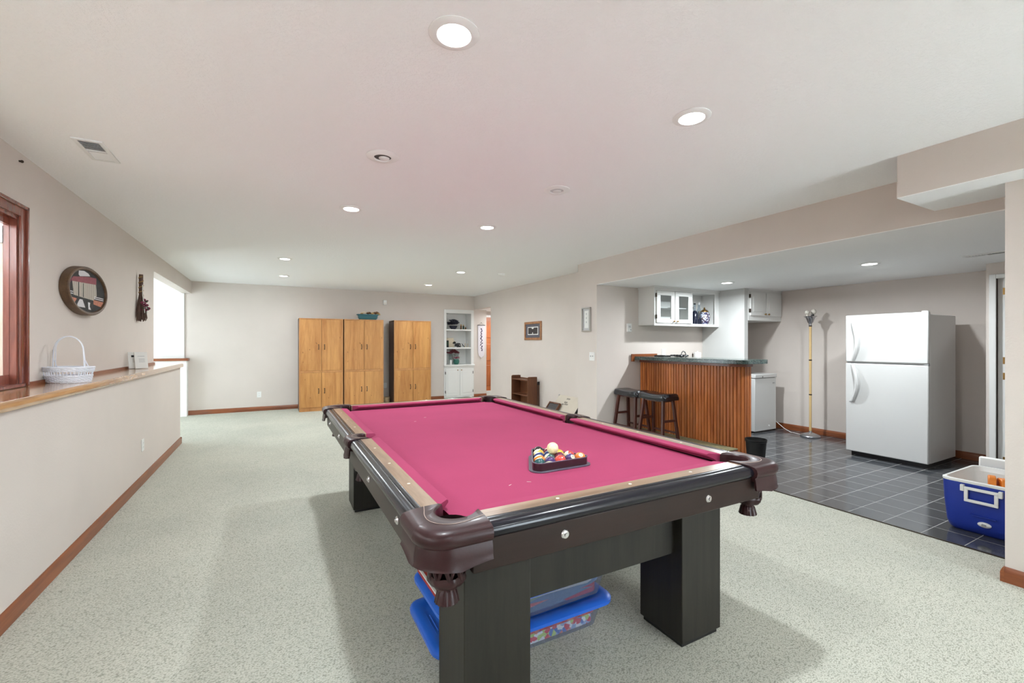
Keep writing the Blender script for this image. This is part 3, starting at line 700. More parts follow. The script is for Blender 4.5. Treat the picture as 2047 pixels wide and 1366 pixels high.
MB().box(-.2005,-.19,-.1705,.1705,.018,.0232).box(-.2,.24,-.1705,-.163,.018,.0232).box(-.2,.24,.163,.1705,.018,.0232).build('white_border', 'paper', t)

# ================================================================== LEFT LEDGE AND WALL ITEMS
LZ = 1.08
t = thing('wicker_basket', 'white wicker basket with tall hoop handle on the ledge', 'basket', (-1.262,4.15,LZ), R(-35))
def bwall(u, z): 
    a, b = .122+.02*z/.1, .078+.014*z/.1; c, s = math.cos(u), math.sin(u)
    p = 3.2; r = (abs(c)**p+abs(s)**p)**(-1/p); return (a*r*c, b*r*s, z)
nS = 40
bk = MB()
for k_ in range(6):
    pts = []
    for i in range(nS*2):
        u = 2*PI*i/(nS*2); q = bwall(u, .006+.0085*k_); w_ = .0025*(1 if (i//2+k_) % 2 else -1); L_ = math.hypot(q[0],q[1]); pts.append((q[0]*(1+w_/L_), q[1]*(1+w_/L_), q[2]))
    bk.tube(pts, .0045, 5, True)
for k_ in range(3):
    pts = []
    for i in range(nS*2):
        u = 2*PI*i/(nS*2); q = bwall(u, .080+.0085*k_); w_ = .0025*(1 if (i//2+k_) % 2 else -1); L_ = math.hypot(q[0],q[1]); pts.append((q[0]*(1+w_/L_), q[1]*(1+w_/L_), q[2]))
    bk.tube(pts, .0045, 5, True)
bk.build('woven_wall', 'wicker', t)
st = MB()
for i in range(nS): st.tube([bwall(2*PI*i/nS, .002), bwall(2*PI*i/nS, .104)], .0028, 5)
st.build('stakes', 'wicker', t)
MB().tube([bwall(2*PI*i/60, .105) for i in range(60)], .0065, 6, True).build('rim', 'wicker', t)
MB().prism([bwall(2*PI*i/40, 0)[:2] for i in range(40)], .0, .006).build('base', 'wicker', t)
hp = [(-.125,0,.07),(-.123,0,.16),(-.118,0,.22)] + [(-.118*math.cos(R(q)), 0, .22+.10*math.sin(R(q))) for q in range(15,180,15)] + [(.118,0,.22),(.123,0,.16),(.125,0,.07)]
hd = MB().tube(hp, .0042, 6).tube([(p[0]*.95,.012*min(1,(.34-p[2])/.2),p[2]-.002) for p in hp], .003, 6)
hd.tube([(-.128,.03,.10),(-.122,.0,.17)], .003, 5).tube([(.128,.03,.10),(.122,0,.17)], .003, 5); hd.build('handle', 'wicker', t)
t = thing('metal_rod', 'thin grey rod behind the white wicker basket', 'rod', (-1.376,4.26,LZ)); MB().cyl((0,0,0),.014,.006,12).build('foot', 'soft_grey', t); MB().cyl((0,0,.006),.0035,.22,8).build('rod', 'soft_grey', t)
t = thing('desk_plaque', 'pair of small white plaques propped up on the ledge', 'plaque', (-1.30,6.06,LZ), R(28))
for i, x in enumerate((-.022, .022)):
    p = MB().prism([(-.006,0),(.006,0),(.006,.18),(-.006,.18)], -.055, .055, 'x')
    p.build('plaque_panel', 'paper', t, (x*.9,-.02-.045*i,.003), (R(-14),0,0), .002)
    for z in (.13,.10,.085,.07): B(-.03+.01*(z<.12),.03,-.0068,-.006,z,z+.006).build('print_line', 'soft_grey', t, (x*.9,-.02-.045*i,.003), (R(-14),0,0))
B(-.05,.05,-.005,.005,0,.15).build('easel_back', 'black_plastic', t, (0,.045,.0), (R(16),0,0))
# oval barn plaque
t = thing('oval_barn_plaque', 'oval wooden-rimmed picture of a red-roofed barn on left wall', 'picture', (XU,4.82,1.775), 0)
a_, b_ = .43, .195
def oval(f, x): return [(x, a_*f*math.cos(2*PI*i/56), b_*(1-(1-f)*a_/b_)*math.sin(2*PI*i/56)) for i in range(56)]
rows = list(zip(oval(1,.002), oval(1,.05), oval(.985,.056), oval(.955,.056), oval(.945,.054), oval(.935,.040), oval(.935,.002)))
MB().grid([list(r) for r in rows], True).build('rim', 'oval_rim', t)
def clipoval(poly, f=.93):
    out = []
    A, Bz = a_*f, b_*(1-(1-f)*a_/b_)
    for y, z in poly:
        r = math.sqrt((y/A)**2+(z/Bz)**2); k_ = 1/r if r > 1 else 1; out.append((y*k_, z*k_))
    return out
MB().prism([(p[1],p[2]) for p in oval(.94,0)], .030, .040, 'x').build('painted_panel', 'p_dark', t)
def paint(name, mat, poly, x): 
    MB().prism(clipoval(poly), .039, x+.030, 'x').build(name, mat, t)
def sh(l): return [(y+.11, z+.015) for y, z in l]
paint('painted_sky', 'p_sky', sh([(-.294,.131),(-.187,.142),(-.093,.133),(-.056,.116),(-.272,.089),(-.30,.10)]), .0105)
paint('painted_tree', 'burgundy', sh([(-.536,-.033),(-.516,.018),(-.477,.063),(-.426,.062),(-.437,.036),(-.497,-.012)]), .0105)
paint('painted_barn', 'p_boards', sh([(-.421,.034),(.078,.061),(.097,-.031),(.019,-.078),(-.21,-.074),(-.395,-.068)]), .0106)
paint('painted_roof', 'p_roof', sh([(-.437,.048),(-.406,.071),(-.093,.106),(.084,.116),(.084,.062),(-.431,.034)]), .0110)
paint('painted_path', 'p_sky', sh([(-.278,-.091),(-.222,-.09),(-.164,-.151),(-.353,-.165),(-.321,-.128)]), .0108)
paint('painted_path', 'p_sky', sh([(-.105,-.102),(-.056,-.103),(-.068,-.135),(-.037,-.161),(-.093,-.16)]), .0108)
paint('painted_wall', 'p_brick', sh([(.019,-.073),(.291,-.079),(.206,-.125),(.019,-.11)]), .0108)
paint('painted_wall', 'p_brick', sh([(-.437,-.088),(-.332,-.091),(-.395,-.134)]), .0108)
for y in (-.19,-.094): B(.039,.0416,y-.006,y+.006,-.055,.055).build('painted_door_line', 'p_dark', t)
for z in (-.03,-.045): B(.039,.0412,.14,.37,z-.004,z+.003).build('painted_fence', 'p_sky', t); B(.039,.0412,-.40,-.30,z-.004,z+.003).build('painted_fence', 'p_sky', t)
# decorative broom
t = thing('wall_broom', 'small decorative straw broom with burgundy ribbon on left wall', 'broom', (XU,6.46,1.60))
MB().cyl((.038,0,.30),.020,.24,12).build('broom_handle', 'straw', t)
MB().tube([(.038+.021*math.cos(q*.9), .021*math.sin(q*.9), .30+.008*q) for q in range(28)], .005, 6).build('gold_wrap', 'gold_ribbon', t)
st = MB()
for i in range(70):
    a = random.uniform(0,2*PI); r0, r1 = random.uniform(.004,.018), random.uniform(.02,.075)
    st.tube([(.038+r0*math.cos(a),r0*math.sin(a),.32),(.040+r1*.8*math.cos(a)*.7,r1*math.sin(a),.14),(.042+r1*math.cos(a)*.7,r1*1.3*math.sin(a),.0+random.uniform(0,.05))], .0035, 5)
st.build('bristles', 'straw', t)['kind'] = 'stuff'
fl = MB()
for i in range(30): fl.sphere((.066+random.uniform(-.02,.04), random.uniform(-.06,.05), random.uniform(.13,.25)), random.uniform(.008,.017), 7, 5)
fl.build('dried_flowers', 'burgundy', t)['kind'] = 'stuff'
fl = MB()
for i in range(12): fl.sphere((.07+random.uniform(-.01,.025), random.uniform(-.05,.05), random.uniform(.10,.28)), random.uniform(.006,.014), 6, 5, 1, 1.6, .8)
fl.build('foliage', 'dark_green', t)['kind'] = 'stuff'
MB().tube([(.056,-.02,.42),(.058,-.022,.30),(.07,-.03,.20),(.075,-.025,.10)], .004, 6).tube([(.075,.03,.20),(.085,.035,.10)], .005, 6).build('white_ribbon', 'paper', t)
tag(MB().cyl((0,0,0),.006,.012,10,'x').sphere((.013,0,0),.009,10,6).build('wall_nail', 'dark_metal', None, (XU,3.832,2.474)), 'small dark nail in the wall above the window', 'nail')

# outlets, switches, sensors
def plate(name, label, cat, loc, rz, w, h, kind):
    t = thing(name, label, cat, loc, rz)            # plate lies in local xz, front is -y
    B(-w/2,w/2,-.007,0,-h/2,h/2).build('cover_plate', 'white_plastic', t, bevel=.002)
    if kind == 'outlet':
        for z in (-.02,.02):
            r = MB().prism(rrect(-.016,.016,z-.014,z+.014,.008), -.009, -.006, 'y').build('socket', 'white_plastic', t)
            MB().box(-.008,-.005,-.0095,-.0088,z-.004,z+.006).box(.005,.008,-.0095,-.0088,z-.004,z+.006).build('slots', 'grey_plastic', r)
    elif kind == 'switch2':
        for x in (-.023,.023): B(x-.005,x+.005,-.020,-.006,-.004,.012).build('toggle', 'soft_grey', t, bevel=.001)
    return t
plate('wall_outlet', 'white outlet low on the left half wall', 'outlet', (XL,5.445,.37), R(90), .075, .115, 'outlet')
plate('wall_outlet', 'white outlet on the far wall left of the pine cabinets', 'outlet', (-.283,YF,.327), 0, .075, .115, 'outlet')
plate('wall_outlet', 'white outlet on far wall in the gap between pine cabinets', 'outlet', (2.20,YF,.40), 0, .075, .115, 'outlet')
plate('wall_outlet', 'white outlet on wall above the bar top', 'outlet', (5.31,4.93,1.21), 0, .075, .115, 'outlet')
plate('light_switch', 'white double light switch on the wall corner left of bar', 'switch', (4.0,5.03,1.165), R(-90), .115, .12, 'switch2')
t = thing('thermostat', 'small white wall box left of the bar cupboard', 'thermostat', (4.59,4.93,1.582)); B(-.042,.042,-.028,0,-.062,.062).build('case', 'white_plastic', t, bevel=.004); B(-.02,.02,-.031,-.028,0,.03).build('window', 'soft_grey', t); MB().cyl((.02,-.028,-.03),.008,-.006,10,'y').build('dial', 'grey_plastic', t)
t = thing('motion_sensor', 'small white motion sensor high on the far wall', 'sensor', (2.19,YF,2.28)); B(-.038,.038,-.045,0,-.055,.055).build('case', 'white_plastic', t, bevel=.008); B(-.022,.022,-.048,-.045,-.04,-.005).build('lens', 'pearl', t, bevel=.002)

# ================================================================== PINE CABINETS AND FAR WALL
def handle(parent, x, y, z):
    h = MB().tube([(x,y-.004,z+.04),(x,y-.022,z+.028),(x,y-.026,z),(x,y-.022,z-.028),(x,y-.004,z-.04)], .005, 6, radii=[.004,.005,.0075,.005,.004])
    h.lathe([(.0001,-.006),(.011,-.004),(.012,0)], 10, (x,y,z+.042), 'y', False).lathe([(.0001,-.006),(.011,-.004),(.012,0)], 10, (x,y,z-.042), 'y', False)
    h.build('handle', 'dark_metal', parent)
def pine_cabinet(x0, x1, label):
    w = x1-x0; t = thing('pine_cabinet', label, 'cabinet', (x0,9.61,0), 0, 'tall pine cabinets along the far wall'); d = .49; H = 1.852
    MB().box(0,.018,.018,d,0,H).box(w-.018,w,.018,d,0,H).build('side_panel', 'pine_side', t)
    MB().box(0,w,0,d,H-.020,H).build('top_panel', 'pine_edge', t)
    MB().box(0,.018,0,.018,0,H-.02).box(w-.018,w,0,.018,0,H-.02).box(.018,w-.018,0,.018,.770,.805).build('face_frame', 'pine_edge', t)
    B(.018,w-.018,.004,.03,0,.072).build('base', 'pine_edge', t); B(.018,w-.018,d-.01,d,0,H-.02).build('back_panel', 'pine_side', t)
    m = w/2
    for (z0,z1,zh) in ((.808,H-.023,1.28),(.075,.767,.40)):
        for s in (0, 1):
            a, b = ((.020,m-.0025),(m+.0025,w-.020))[s]
            o = B(a,b,-.003,.014,z0,z1).build('door', 'pine', t, bevel=.0015)
            handle(o, (m-.055 if s == 0 else m+.055), -.003, zh)
pine_cabinet(.415,1.228,'tall knotty pine cabinet, leftmost of the three')
pine_cabinet(1.25,2.04,'tall knotty pine cabinet in the middle, teal planter on top')
pine_cabinet(2.266,3.087,'tall knotty pine cabinet standing apart, rightmost of the three')
t = thing('planter_box', 'teal trough planter with dried leaves on middle pine cabinet', 'planter', (1.745,9.78,1.853))
rows = [[(p[0],p[1],z) for p in rrect(-a,a,-b,b,.02)] for a, b, z in ((.17,.055,0),(.205,.075,.10),(.222,.085,.102),(.222,.085,.118),(.205,.075,.118),(.19,.066,.03))]
mb = MB().grid([list(q) for q in zip(*rows)], True); mb.add(rows[0], [tuple(range(len(rows[0])))]); mb.build('trough', 'teal', t)
B(-.195,.195,-.066,.066,.085,.10).build('soil', 'brown_leaf', t)
for i, (x, z, r, m_) in enumerate(((-.07,.15,.04,'cream'),(.0,.14,.035,'brown_leaf'),(.04,.15,.03,'brown_leaf'),(.10,.14,.032,'tan_leaf'),(.15,.15,.035,'brown_leaf'),(.19,.155,.04,'brown_leaf'),(.225,.13,.034,'tan_leaf'),(-.12,.13,.028,'tan_leaf'))):
    mb = MB()
    for q in range(6):
        a = q*PI/3+i; mb.sphere((x+r*.6*math.cos(a), r*.6*math.sin(a), z+random.uniform(-.01,.012)), r*.55, 8, 6, 1.2, .8, .7)
    mb.sphere((x,0,z+.008), r*.6, 8, 6); mb.build('dried_bloom', m_, t)
t = thing('tin_bucket', 'small patterned tin pail on floor between pine cabinets', 'bucket', (2.14,9.85,0))
MB().lathe([(.075,0),(.088,.17),(.093,.175),(.088,.18),(.08,.17),(.07,.01)], 24).build('pail', 'tin', t); MB().tube([(.088*math.cos(R(a)),0,.165-.05*math.sin(R(a))) for a in range(0,181,15)], .003, 5).build('bail', 'dark_metal', t)
# ---- white built-in
BX0, BX1 = 3.60, 4.38
t = thing('builtin_shelves', 'white built-in with open shelves above and two cupboard doors below', 'shelves', (BX0,YF,0)); w = BX1-BX0
MB().box(0,.06,-.015,.02,.83,2.18).box(w-.075,w,-.015,.02,.83,2.18).box(.06,w-.075,-.015,.02,2.09,2.18).build('face_frame', 'white_paint', t, bevel=.003)
MB().box(.04,.06,.02,.36,.80,2.12).box(w-.075,w-.055,.02,.36,.80,2.12).box(.06,w-.075,.34,.36,.80,2.12).box(.06,w-.075,.02,.36,2.09,2.12).build('niche', 'white_paint', t)
for z in (1.70,1.255): B(.06,w-.075,-.01,.34,z-.035,z).build('shelf', 'white_paint', t, bevel=.002)
B(-.012,w+.012,-.045,.34,.80,.832).build('counter', 'white_paint', t, bevel=.004); B(0,w,-.025,.02,.765,.80).build('counter_trim', 'white_paint', t, bevel=.004)
B(0,w,-.012,.34,.03,.765).build('cupboard_body', 'white_paint', t)
for s in (0, 1):
    a, b = ((.035,w/2-.02),(w/2+.02,w-.035))[s]
    o = MB().box(a,b,-.030,-.012,.07,.735).build('door', 'white_paint', t, bevel=.002)
    MB().box(a+.055,b-.055,-.034,-.030,.14,.665).build('door_panel', 'white_paint', o, bevel=.012)
    x = b-.03 if s == 0 else a+.03
    MB().lathe([(.0001,-.028),(.013,-.024),(.014,-.016),(.006,-.008),(.006,0)], 12, (x,-.03,.70), 'y', False).build('knob', 'brass', o)
    xh = a-.004 if s == 0 else b+.004
    for z in (.14,.60): B(xh-.006,xh+.006,-.034,-.012,z,z+.065).build('hinge', 'dark_metal', o)
def foliage(name, mat, parent, c, rad, n, size, leafy=1.8, sz=.8):
    mb = MB()
    for i in range(n):
        u = random.uniform(-.25,1); a = random.uniform(0,2*PI); q = math.sqrt(max(0,1-u*u)); r = random.uniform(.55,1)
        mb.sphere((c[0]+rad*q*r*math.cos(a), c[1]+rad*q*r*math.sin(a)*.7, c[2]+rad*sz*u*r), size*random.uniform(.7,1.3), 6, 4, leafy, 1, .6)
    o = mb.build(name, mat, parent); o['kind'] = 'stuff'; return o
SY = 10.36
t = thing('dark_plant', 'bushy dark blue floral arrangement in bowl on the top shelf', 'plant', (3.90,SY,1.70)); MB().lathe([(.05,0),(.09,.05),(.10,.09),(.09,.09),(.04,.02)], 18).build('bowl', 'navy_leaf', t); foliage('foliage', 'navy_leaf', t, (0,0,.15), .13, 60, .022)
for i, (x, h_, nm) in enumerate(((4.09,.13,'taller small dark figurine on top shelf'),(4.155,.12,'middle of the three small figurines on top shelf'),(4.21,.07,'shortest small figurine on top shelf, at right'))):
    t = thing('figurine', nm, 'figurine', (x,SY-.04,1.70)); MB().lathe([(.024,0),(.026,h_*.1),(.016,h_*.4),(.022,h_*.6),(.012,h_*.72)], 14).build('body', 'brown_leaf' if i != 1 else 'dark_green', t); MB().sphere((0,0,h_*.85),h_*.14,12,8).build('head', 'tan_leaf', t)
t = thing('dark_box', 'small dark box at the left of the middle shelf', 'box', (3.72,SY-.03,1.255)); B(-.03,.03,-.06,.06,0,.17).build('case', 'black_plastic', t, bevel=.004); B(-.026,.026,-.061,-.06,.06,.14).build('face', 'dark_green', t)
t = thing('cream_plaque', 'cream rectangular plaque leaning on the middle shelf', 'plaque', (3.84,SY+.05,1.257)); B(-.095,.095,-.01,.01,0,.23).build('panel', 'cream', t, (0,0,0), (R(-8),0,0), .003); MB().box(-.095,.095,-.014,-.01,0,.015).box(-.095,.095,-.014,-.01,.215,.23).build('frame', 'cream', t, (0,0,0), (R(-8),0,0))
t = thing('cow_figurine', 'black and white cow figurine lying on the middle shelf', 'figurine', (4.0,SY-.08,1.255))
MB().sphere((0,0,.055),.052,16,10,1.9,.8,1).build('body', 'cow', t); MB().sphere((-.10,-.01,.115),.030,12,8,1.2,.9,1).sphere((-.135,-.015,.105),.018,10,8).build('head', 'cow', t); MB().tube([(-.095,-.02,.14),(-.115,-.05,.165)], .005, 6).tube([(-.09,.02,.14),(-.10,.05,.165)], .005, 6).build('horns', 'cream', t)
MB().tube([(.09,0,.09),(.12,.0,.05),(.17,-.01,.012)], .009, 6).build('tail', 'black_plastic', t); MB().sphere((-.05,-.045,.015),.016,8,6,2.2,1,.9).sphere((.05,-.045,.015),.016,8,6,2.2,1,.9).build('legs', 'cow', t)
for x, h_, nm in ((4.20,.185,'taller cream candlestick on the middle shelf'),(4.265,.165,'shorter cream candlestick at right end of the middle shelf')):
    t = thing('candlestick', nm, 'candlestick', (x,SY-.05,1.255)); MB().lathe([(.022,0),(.022,.008),(.008,.02),(.010,h_*.45),(.016,h_*.5),(.008,h_*.55)], 14).build('holder', 'cream', t); MB().cyl((0,0,h_*.55),.008,h_*.45,10).build('candle', 'paper', t)
t = thing('dried_arrangement', 'large maroon dried flowers in glass vase on lowest shelf', 'arrangement', (3.93,SY+.05,.832)); MB().lathe([(.07,0),(.11,.03),(.13,.15),(.12,.22),(.14,.26)], 20, cap=False).build('vase', 'vase_glass', t); foliage('flowers', 'maroon', t, (0,0,.29), .155, 50, .022, 1.5, .5)
MB().tube([(-.03,0,.02),(.02,0,.15),(.05,.02,.28)], .005, 5).tube([(.03,0,.02),(-.02,.01,.15),(-.06,0,.28)], .005, 5).build('stems', 'brown_leaf', t)
t = thing('poinsettia', 'crimson poinsettia in a round green pot on the lowest shelf', 'plant', (3.935,SY-.12,.832)); MB().lathe([(.045,0),(.07,.04),(.074,.09),(.06,.13),(.05,.13)], 20).build('pot', 'pot_green', t)
mb = MB()
for i in range(16):
    a = i*2.4; r = .03+.005*i; z = .165+.015*math.sin(i); c, s = math.cos(a), math.sin(a)
    mb.add([(0,0,z-.02),(r*c-.02*s,r*s+.02*c,z+.012),(1.5*r*c,1.5*r*s,z-.008),(r*c+.02*s,r*s-.02*c,z+.012)], [(0,1,2,3)])
mb.build('petals', 'crimson', t)
t = thing('candle', 'short white pillar candle on lowest shelf beside green pot', 'candle', (3.80,SY-.10,.832)); MB().cyl((0,0,0),.028,.115,16).build('wax', 'paper', t); MB().cyl((0,0,.115),.0015,.012,6).build('wick', 'black_plastic', t)
# ---- wall hanging in the doorway
t = thing('wall_banner', 'narrow white cloth banner with purple vine, hung in the doorway', 'banner', (4.587,YF,.985))
MB().prism([(-.09,.16),(-.07,.06),(0,0),(.07,.06),(.09,.16),(.095,.82),(-.095,.82)], -.012, -.006, 'y').build('cloth', 'banner_cloth', t)
MB().cyl((-.105,-.009,.825),.008,.21,10,'x').build('rod', 'dark_metal', t); MB().tube([(-.08,-.009,.83),(0,-.006,.885),(.08,-.009,.83)], .002, 5).sphere((0,-.006,.888),.010,8,6).build('hanger', 'dark_metal', t)
mb = MB()
for i in range(34):
    z = .19+.0165*i; x = .018*math.sin(i*1.3)+random.uniform(-.016,.016); mb.sphere((x,-.0125,z), random.uniform(.009,.016), 6, 4, 1.2, .12, 1)
mb.build('vine_print', 'purple_print', t)

# ================================================================== RIGHT WALL ITEMS
def frame_y(t, w, h, fw, d, fmat, layers):       # local: lies in yz plane, faces -x
    MB().box(-d,0,-w/2,w/2,-h/2,-h/2+fw).box(-d,0,-w/2,w/2,h/2-fw,h/2).box(-d,0,-w/2,-w/2+fw,-h/2+fw,h/2-fw).box(-d,0,w/2-fw,w/2,-h/2+fw,h/2-fw).build('frame', fmat, t, bevel=.003)
    for i, (nm, m_, a, b) in enumerate(layers): B(-.008-.0015*i,-.0065-.0015*i,-a/2,a/2,-b/2,b/2).build(nm, m_, t)
t = thing('framed_print', 'oak framed dark landscape print on the right wall', 'picture', (XR,7.335,1.595)); frame_y(t,.63,.355,.045,.022,'frame_wood',(('mat','mat_grey',.54,.27),('border','paper',.39,.155),('print','photo_dark',.35,.125)))
MB().prism([(-.02,-.055),(.03,-.055),(.012,-.03),(-.004,-.03)], -.0135, -.0128, 'x').build('painted_path', 'paper', t); MB().prism([(-.05,.06),(.05,.06),(.02,.035),(-.015,.035)], -.0135, -.0128, 'x').build('painted_sky', 'paper', t)
t = thing('framed_print', 'tall narrow silver framed print above light switch', 'picture', (4.0,5.15,1.70)); frame_y(t,.20,.35,.018,.03,'silver_frame',(('mat','soft_grey',.165,.315),('print','paper',.09,.25)))
for z in (.08,.02,-.04): B(-.0125,-.0115,-.012,.012,z-.012,z+.012).build('flower_motif', 'soft_grey', t)
t = thing('small_bookcase', 'small dark brown bookcase with rounded sides by right wall', 'bookcase', (4.13,7.08,0)); w, d, H = .65, .20, .725
for y in (0, w-.02): MB().prism([(0,0),(d,0),(d,H-.0)]+arc(d-.03,H-.03,.03,0,90,4)[1:]+arc(.03,H-.03,.03,90,180,4), y, y+.02, 'y').build('side_panel', 'shelf_wood', t)
for z in (.06,.36,.645): B(.005,d,.02,w-.02,z,z+.018).build('shelf', 'shelf_wood', t, bevel=.002)
B(d-.008,d,.02,w-.02,.06,.68).build('back_panel', 'shelf_wood', t)
t = thing('dark_board', 'dark board standing behind the small brown bookcase', 'board', (4.35,7.10,0)); B(0,.045,0,.5,0,.60).build('panel', 'pine_side', t, bevel=.003); B(-.002,.047,-.004,.004,.57,.63).build('corner_strip', 'black_plastic', t)
# cartons leaning on the wall (local x = along the wall toward camera, y' tilted)
t = thing('leaning_carton', 'flat beige printed carton leaning against the right wall', 'carton', (4.045,6.43,0)); t.rotation_euler = (0, R(37.5), 0)
B(-.0,.03,-.68,0,0,.575).build('carton', 'cardboard', t, bevel=.003)
for (y0,y1,z) in ((-.36,-.26,.52),(-.34,-.25,.45),(-.38,-.28,.415),(-.27,-.20,.405)):
    n_ = max(2,int((y1-y0)/.022))
    for q in range(n_):
        yy = y0+(y1-y0)*q/n_; B(-.001,0,yy,yy+.015,z-.012-.004*(q%2),z+.012).build('printed_mark', 'cardboard_print', t)
B(-.004,.034,-.686,-.678,0,.56).build('edge_shade', 'black_plastic', t); MB().prism([(-.02,.575),(.02,.575),(0,.545)], -.004, .034, 'x').build('corner_clip', 'grey_plastic', t)  # black strip paints in the shade on the carton's near side
t = thing('leaning_carton', 'second beige carton tucked behind the printed one beside the pillar', 'carton', (4.20,5.74,0)); t.rotation_euler = (0, R(18), 0)
B(.0,.03,-.36,.0,0,.53).build('carton', 'cardboard', t, bevel=.003); B(-.001,0,-.08,-.04,.40,.42).build('printed_mark', 'cardboard_print', t)
t = thing('leaning_picture', 'small dark framed picture propped against the printed carton', 'picture', (3.985,6.33,0)); t.rotation_euler = (0, R(37.5), 0)
MB().box(-.02,.02,-.16,-.135,0,.42).box(-.02,.02,.135,.16,0,.42).box(-.02,.02,-.135,.135,.395,.42).box(-.02,.02,-.135,.135,0,.025).build('frame', 'shelf_wood', t, bevel=.003)
B(-.008,.01,-.135,.135,.025,.395).build('picture', 'photo_dark', t); B(-.010,-.008,-.1,.1,.05,.22).build('pale_area', 'tan_leaf', t)

# ================================================================== BAR
bd = Vector((.04,-1.57)).normalized()
br = thing('bar_counter', 'beadboard bar counter with dark green granite top', 'bar counter', (4.815,4.922,0), math.atan2(bd.y,bd.x))
# local x runs from the wall toward the camera end, local y points inward (+X of the room)
BL, BT, BR_ = 1.60, .205, .10
core = [(0,.012),(BL-BR_,.012)] + arc(BL-BR_,BR_+.0,BR_-.012,-90,0,8) + [(BL-.012,BT),(0,BT)]
MB().prism(core, .0, 1.085).build('bar_core', 'bar_trim', br)
path = [(0,0),(BL-BR_,0)] + arc(BL-BR_,BR_,BR_,-90,0,24)[1:] + [(BL,BT)]
nst = 40; pts = resample(path, nst+1); gap = .003
for i in range(nst):
    a, b = pts[i], pts[i+1]; d = b-a; L_ = d.length
    o = MB().prism([(gap,.010),(gap+.004,0),(L_-gap-.004,0),(L_-gap,.010),(L_-gap,.016),(gap,.016)], .0, 1.075).build('bead_strip', 'bead_wood', br, (a.x,a.y,0), (0,0,math.atan2(d.y,d.x)))
mrows = []
for i in range(nst+1):
    d = (pts[min(i+1,nst)]-pts[max(i-1,0)]).normalized(); nn = Vector((d.y,-d.x)); a = pts[i]-nn*.02; b = pts[i]+nn*.014
    mrows.append([(a.x,a.y,1.068),(b.x,b.y,1.072),(b.x,b.y,1.11),(a.x,a.y,1.11)])
MB().grid(mrows).build('top_molding', 'bar_trim', br)
top = [(0.008,-.14),(BL+.10-.07,-.14)] + arc(BL+.13-.10,-.04,.10,-90,0,8) + [(BL+.13,.30)] + arc(BL+.13-.07,.30,.07,0,90,5) + [(0.016,.37)]
MB().prism(top, 1.11, 1.158).build('countertop', 'granite', br, bevel=.004)
MB().box(.006,.022,-.19,.34,1.158,1.195).box(.006,.03,-.19,-.14,1.085,1.195).build('back_strip', 'trim_wood', br, bevel=.002)
st_ = thing('foot_step', 'carpeted footrest step along the base of the bar', 'step', (4.815,4.922,0), math.atan2(bd.y,bd.x)); B(.01,1.56,-.19,-.004,0,.085).build('riser', 'bar_trim', st_); B(.01,1.564,-.194,-.004,.085,.10).build('tread', 'step_carpet', st_, bevel=.004)
# things on the bar top
t = thing('cloth_bundle', 'crumpled black cloth lying on the bar top', 'cloth', (5.08,4.42,1.158)); mb = MB()
for i in range(22): mb.sphere((random.uniform(-.05,.05), random.uniform(-.11,.10), .0165+random.uniform(0,.006)), random.uniform(.02,.034), 8, 6, 1.6, 1, .5)
mb.build('folds', 'black_leather', t)
t = thing('serving_tray', 'flat black tray on the bar top by the wall', 'tray', (5.02,4.68,1.158)); MB().prism(rrect(-.07,.07,-.11,.11,.03), 0, .008).build('plate', 'black_plastic', t); MB().tube([(p[0],p[1],.014) for p in rrect(-.065,.065,-.105,.105,.03)], .006, 6, True).build('rim', 'black_plastic', t)
# sink counter behind
t = thing('sink_cabinet', 'white sink cabinet with counter behind the bar', 'cabinet', (5.32,4.36,0)); MB().box(0,.87,.02,.55,0,.88).build('body', 'white_paint', t); B(-.01,.87,-.02,.55,.88,.92).build('worktop', 'granite', t, bevel=.004)
for s in (0,1):
    o = B(.03+.42*s,.42+.42*s,0,.02,.10,.80).build('door', 'white_paint', t, bevel=.003); MB().sphere((.38+.10*s,-.015,.72),.012,10,8).build('knob', 'dark_metal', o)
t = thing('sink_faucet', 'small chrome gooseneck faucet behind the bar', 'faucet', (5.56,4.72,.92)); MB().cyl((0,0,0),.026,.02,16).build('base', 'chrome', t); MB().tube([(0,0,.02),(0,0,.25)]+[(0-.05+.05*math.cos(R(a)),-.0,.25+.06*math.sin(R(a))) for a in range(15,181,15)]+[(-.10,0,.22)], .009, 8).build('spout', 'chrome', t); MB().tube([(.07,0,.0),(.07,0,.16),(.07,-.04,.17)], .007, 7).build('lever', 'chrome', t)
t = thing('soap_bottle', 'small dark soap bottle beside the faucet', 'bottle', (5.74,4.74,.92)); MB().lathe([(.022,0),(.024,.03),(.022,.20),(.010,.22),(.010,.27),(.0001,.275)], 14).build('bottle', 'dark_metal', t); MB().tube([(0,0,.27),(0,0,.285),(-.02,-.01,.285)], .004, 6).build('pump', 'chrome', t)
t = thing('paper_towels', 'white roll of paper towels standing behind the bar', 'paper towels', (5.87,4.76,.92)); MB().lathe([(.018,.012),(.055,.012),(.055,.29),(.018,.29)], 24).build('roll', 'towel', t); MB().cyl((0,0,0),.06,.012,20).cyl((0,0,.012),.012,.30,12).build('holder', 'white_plastic', t)
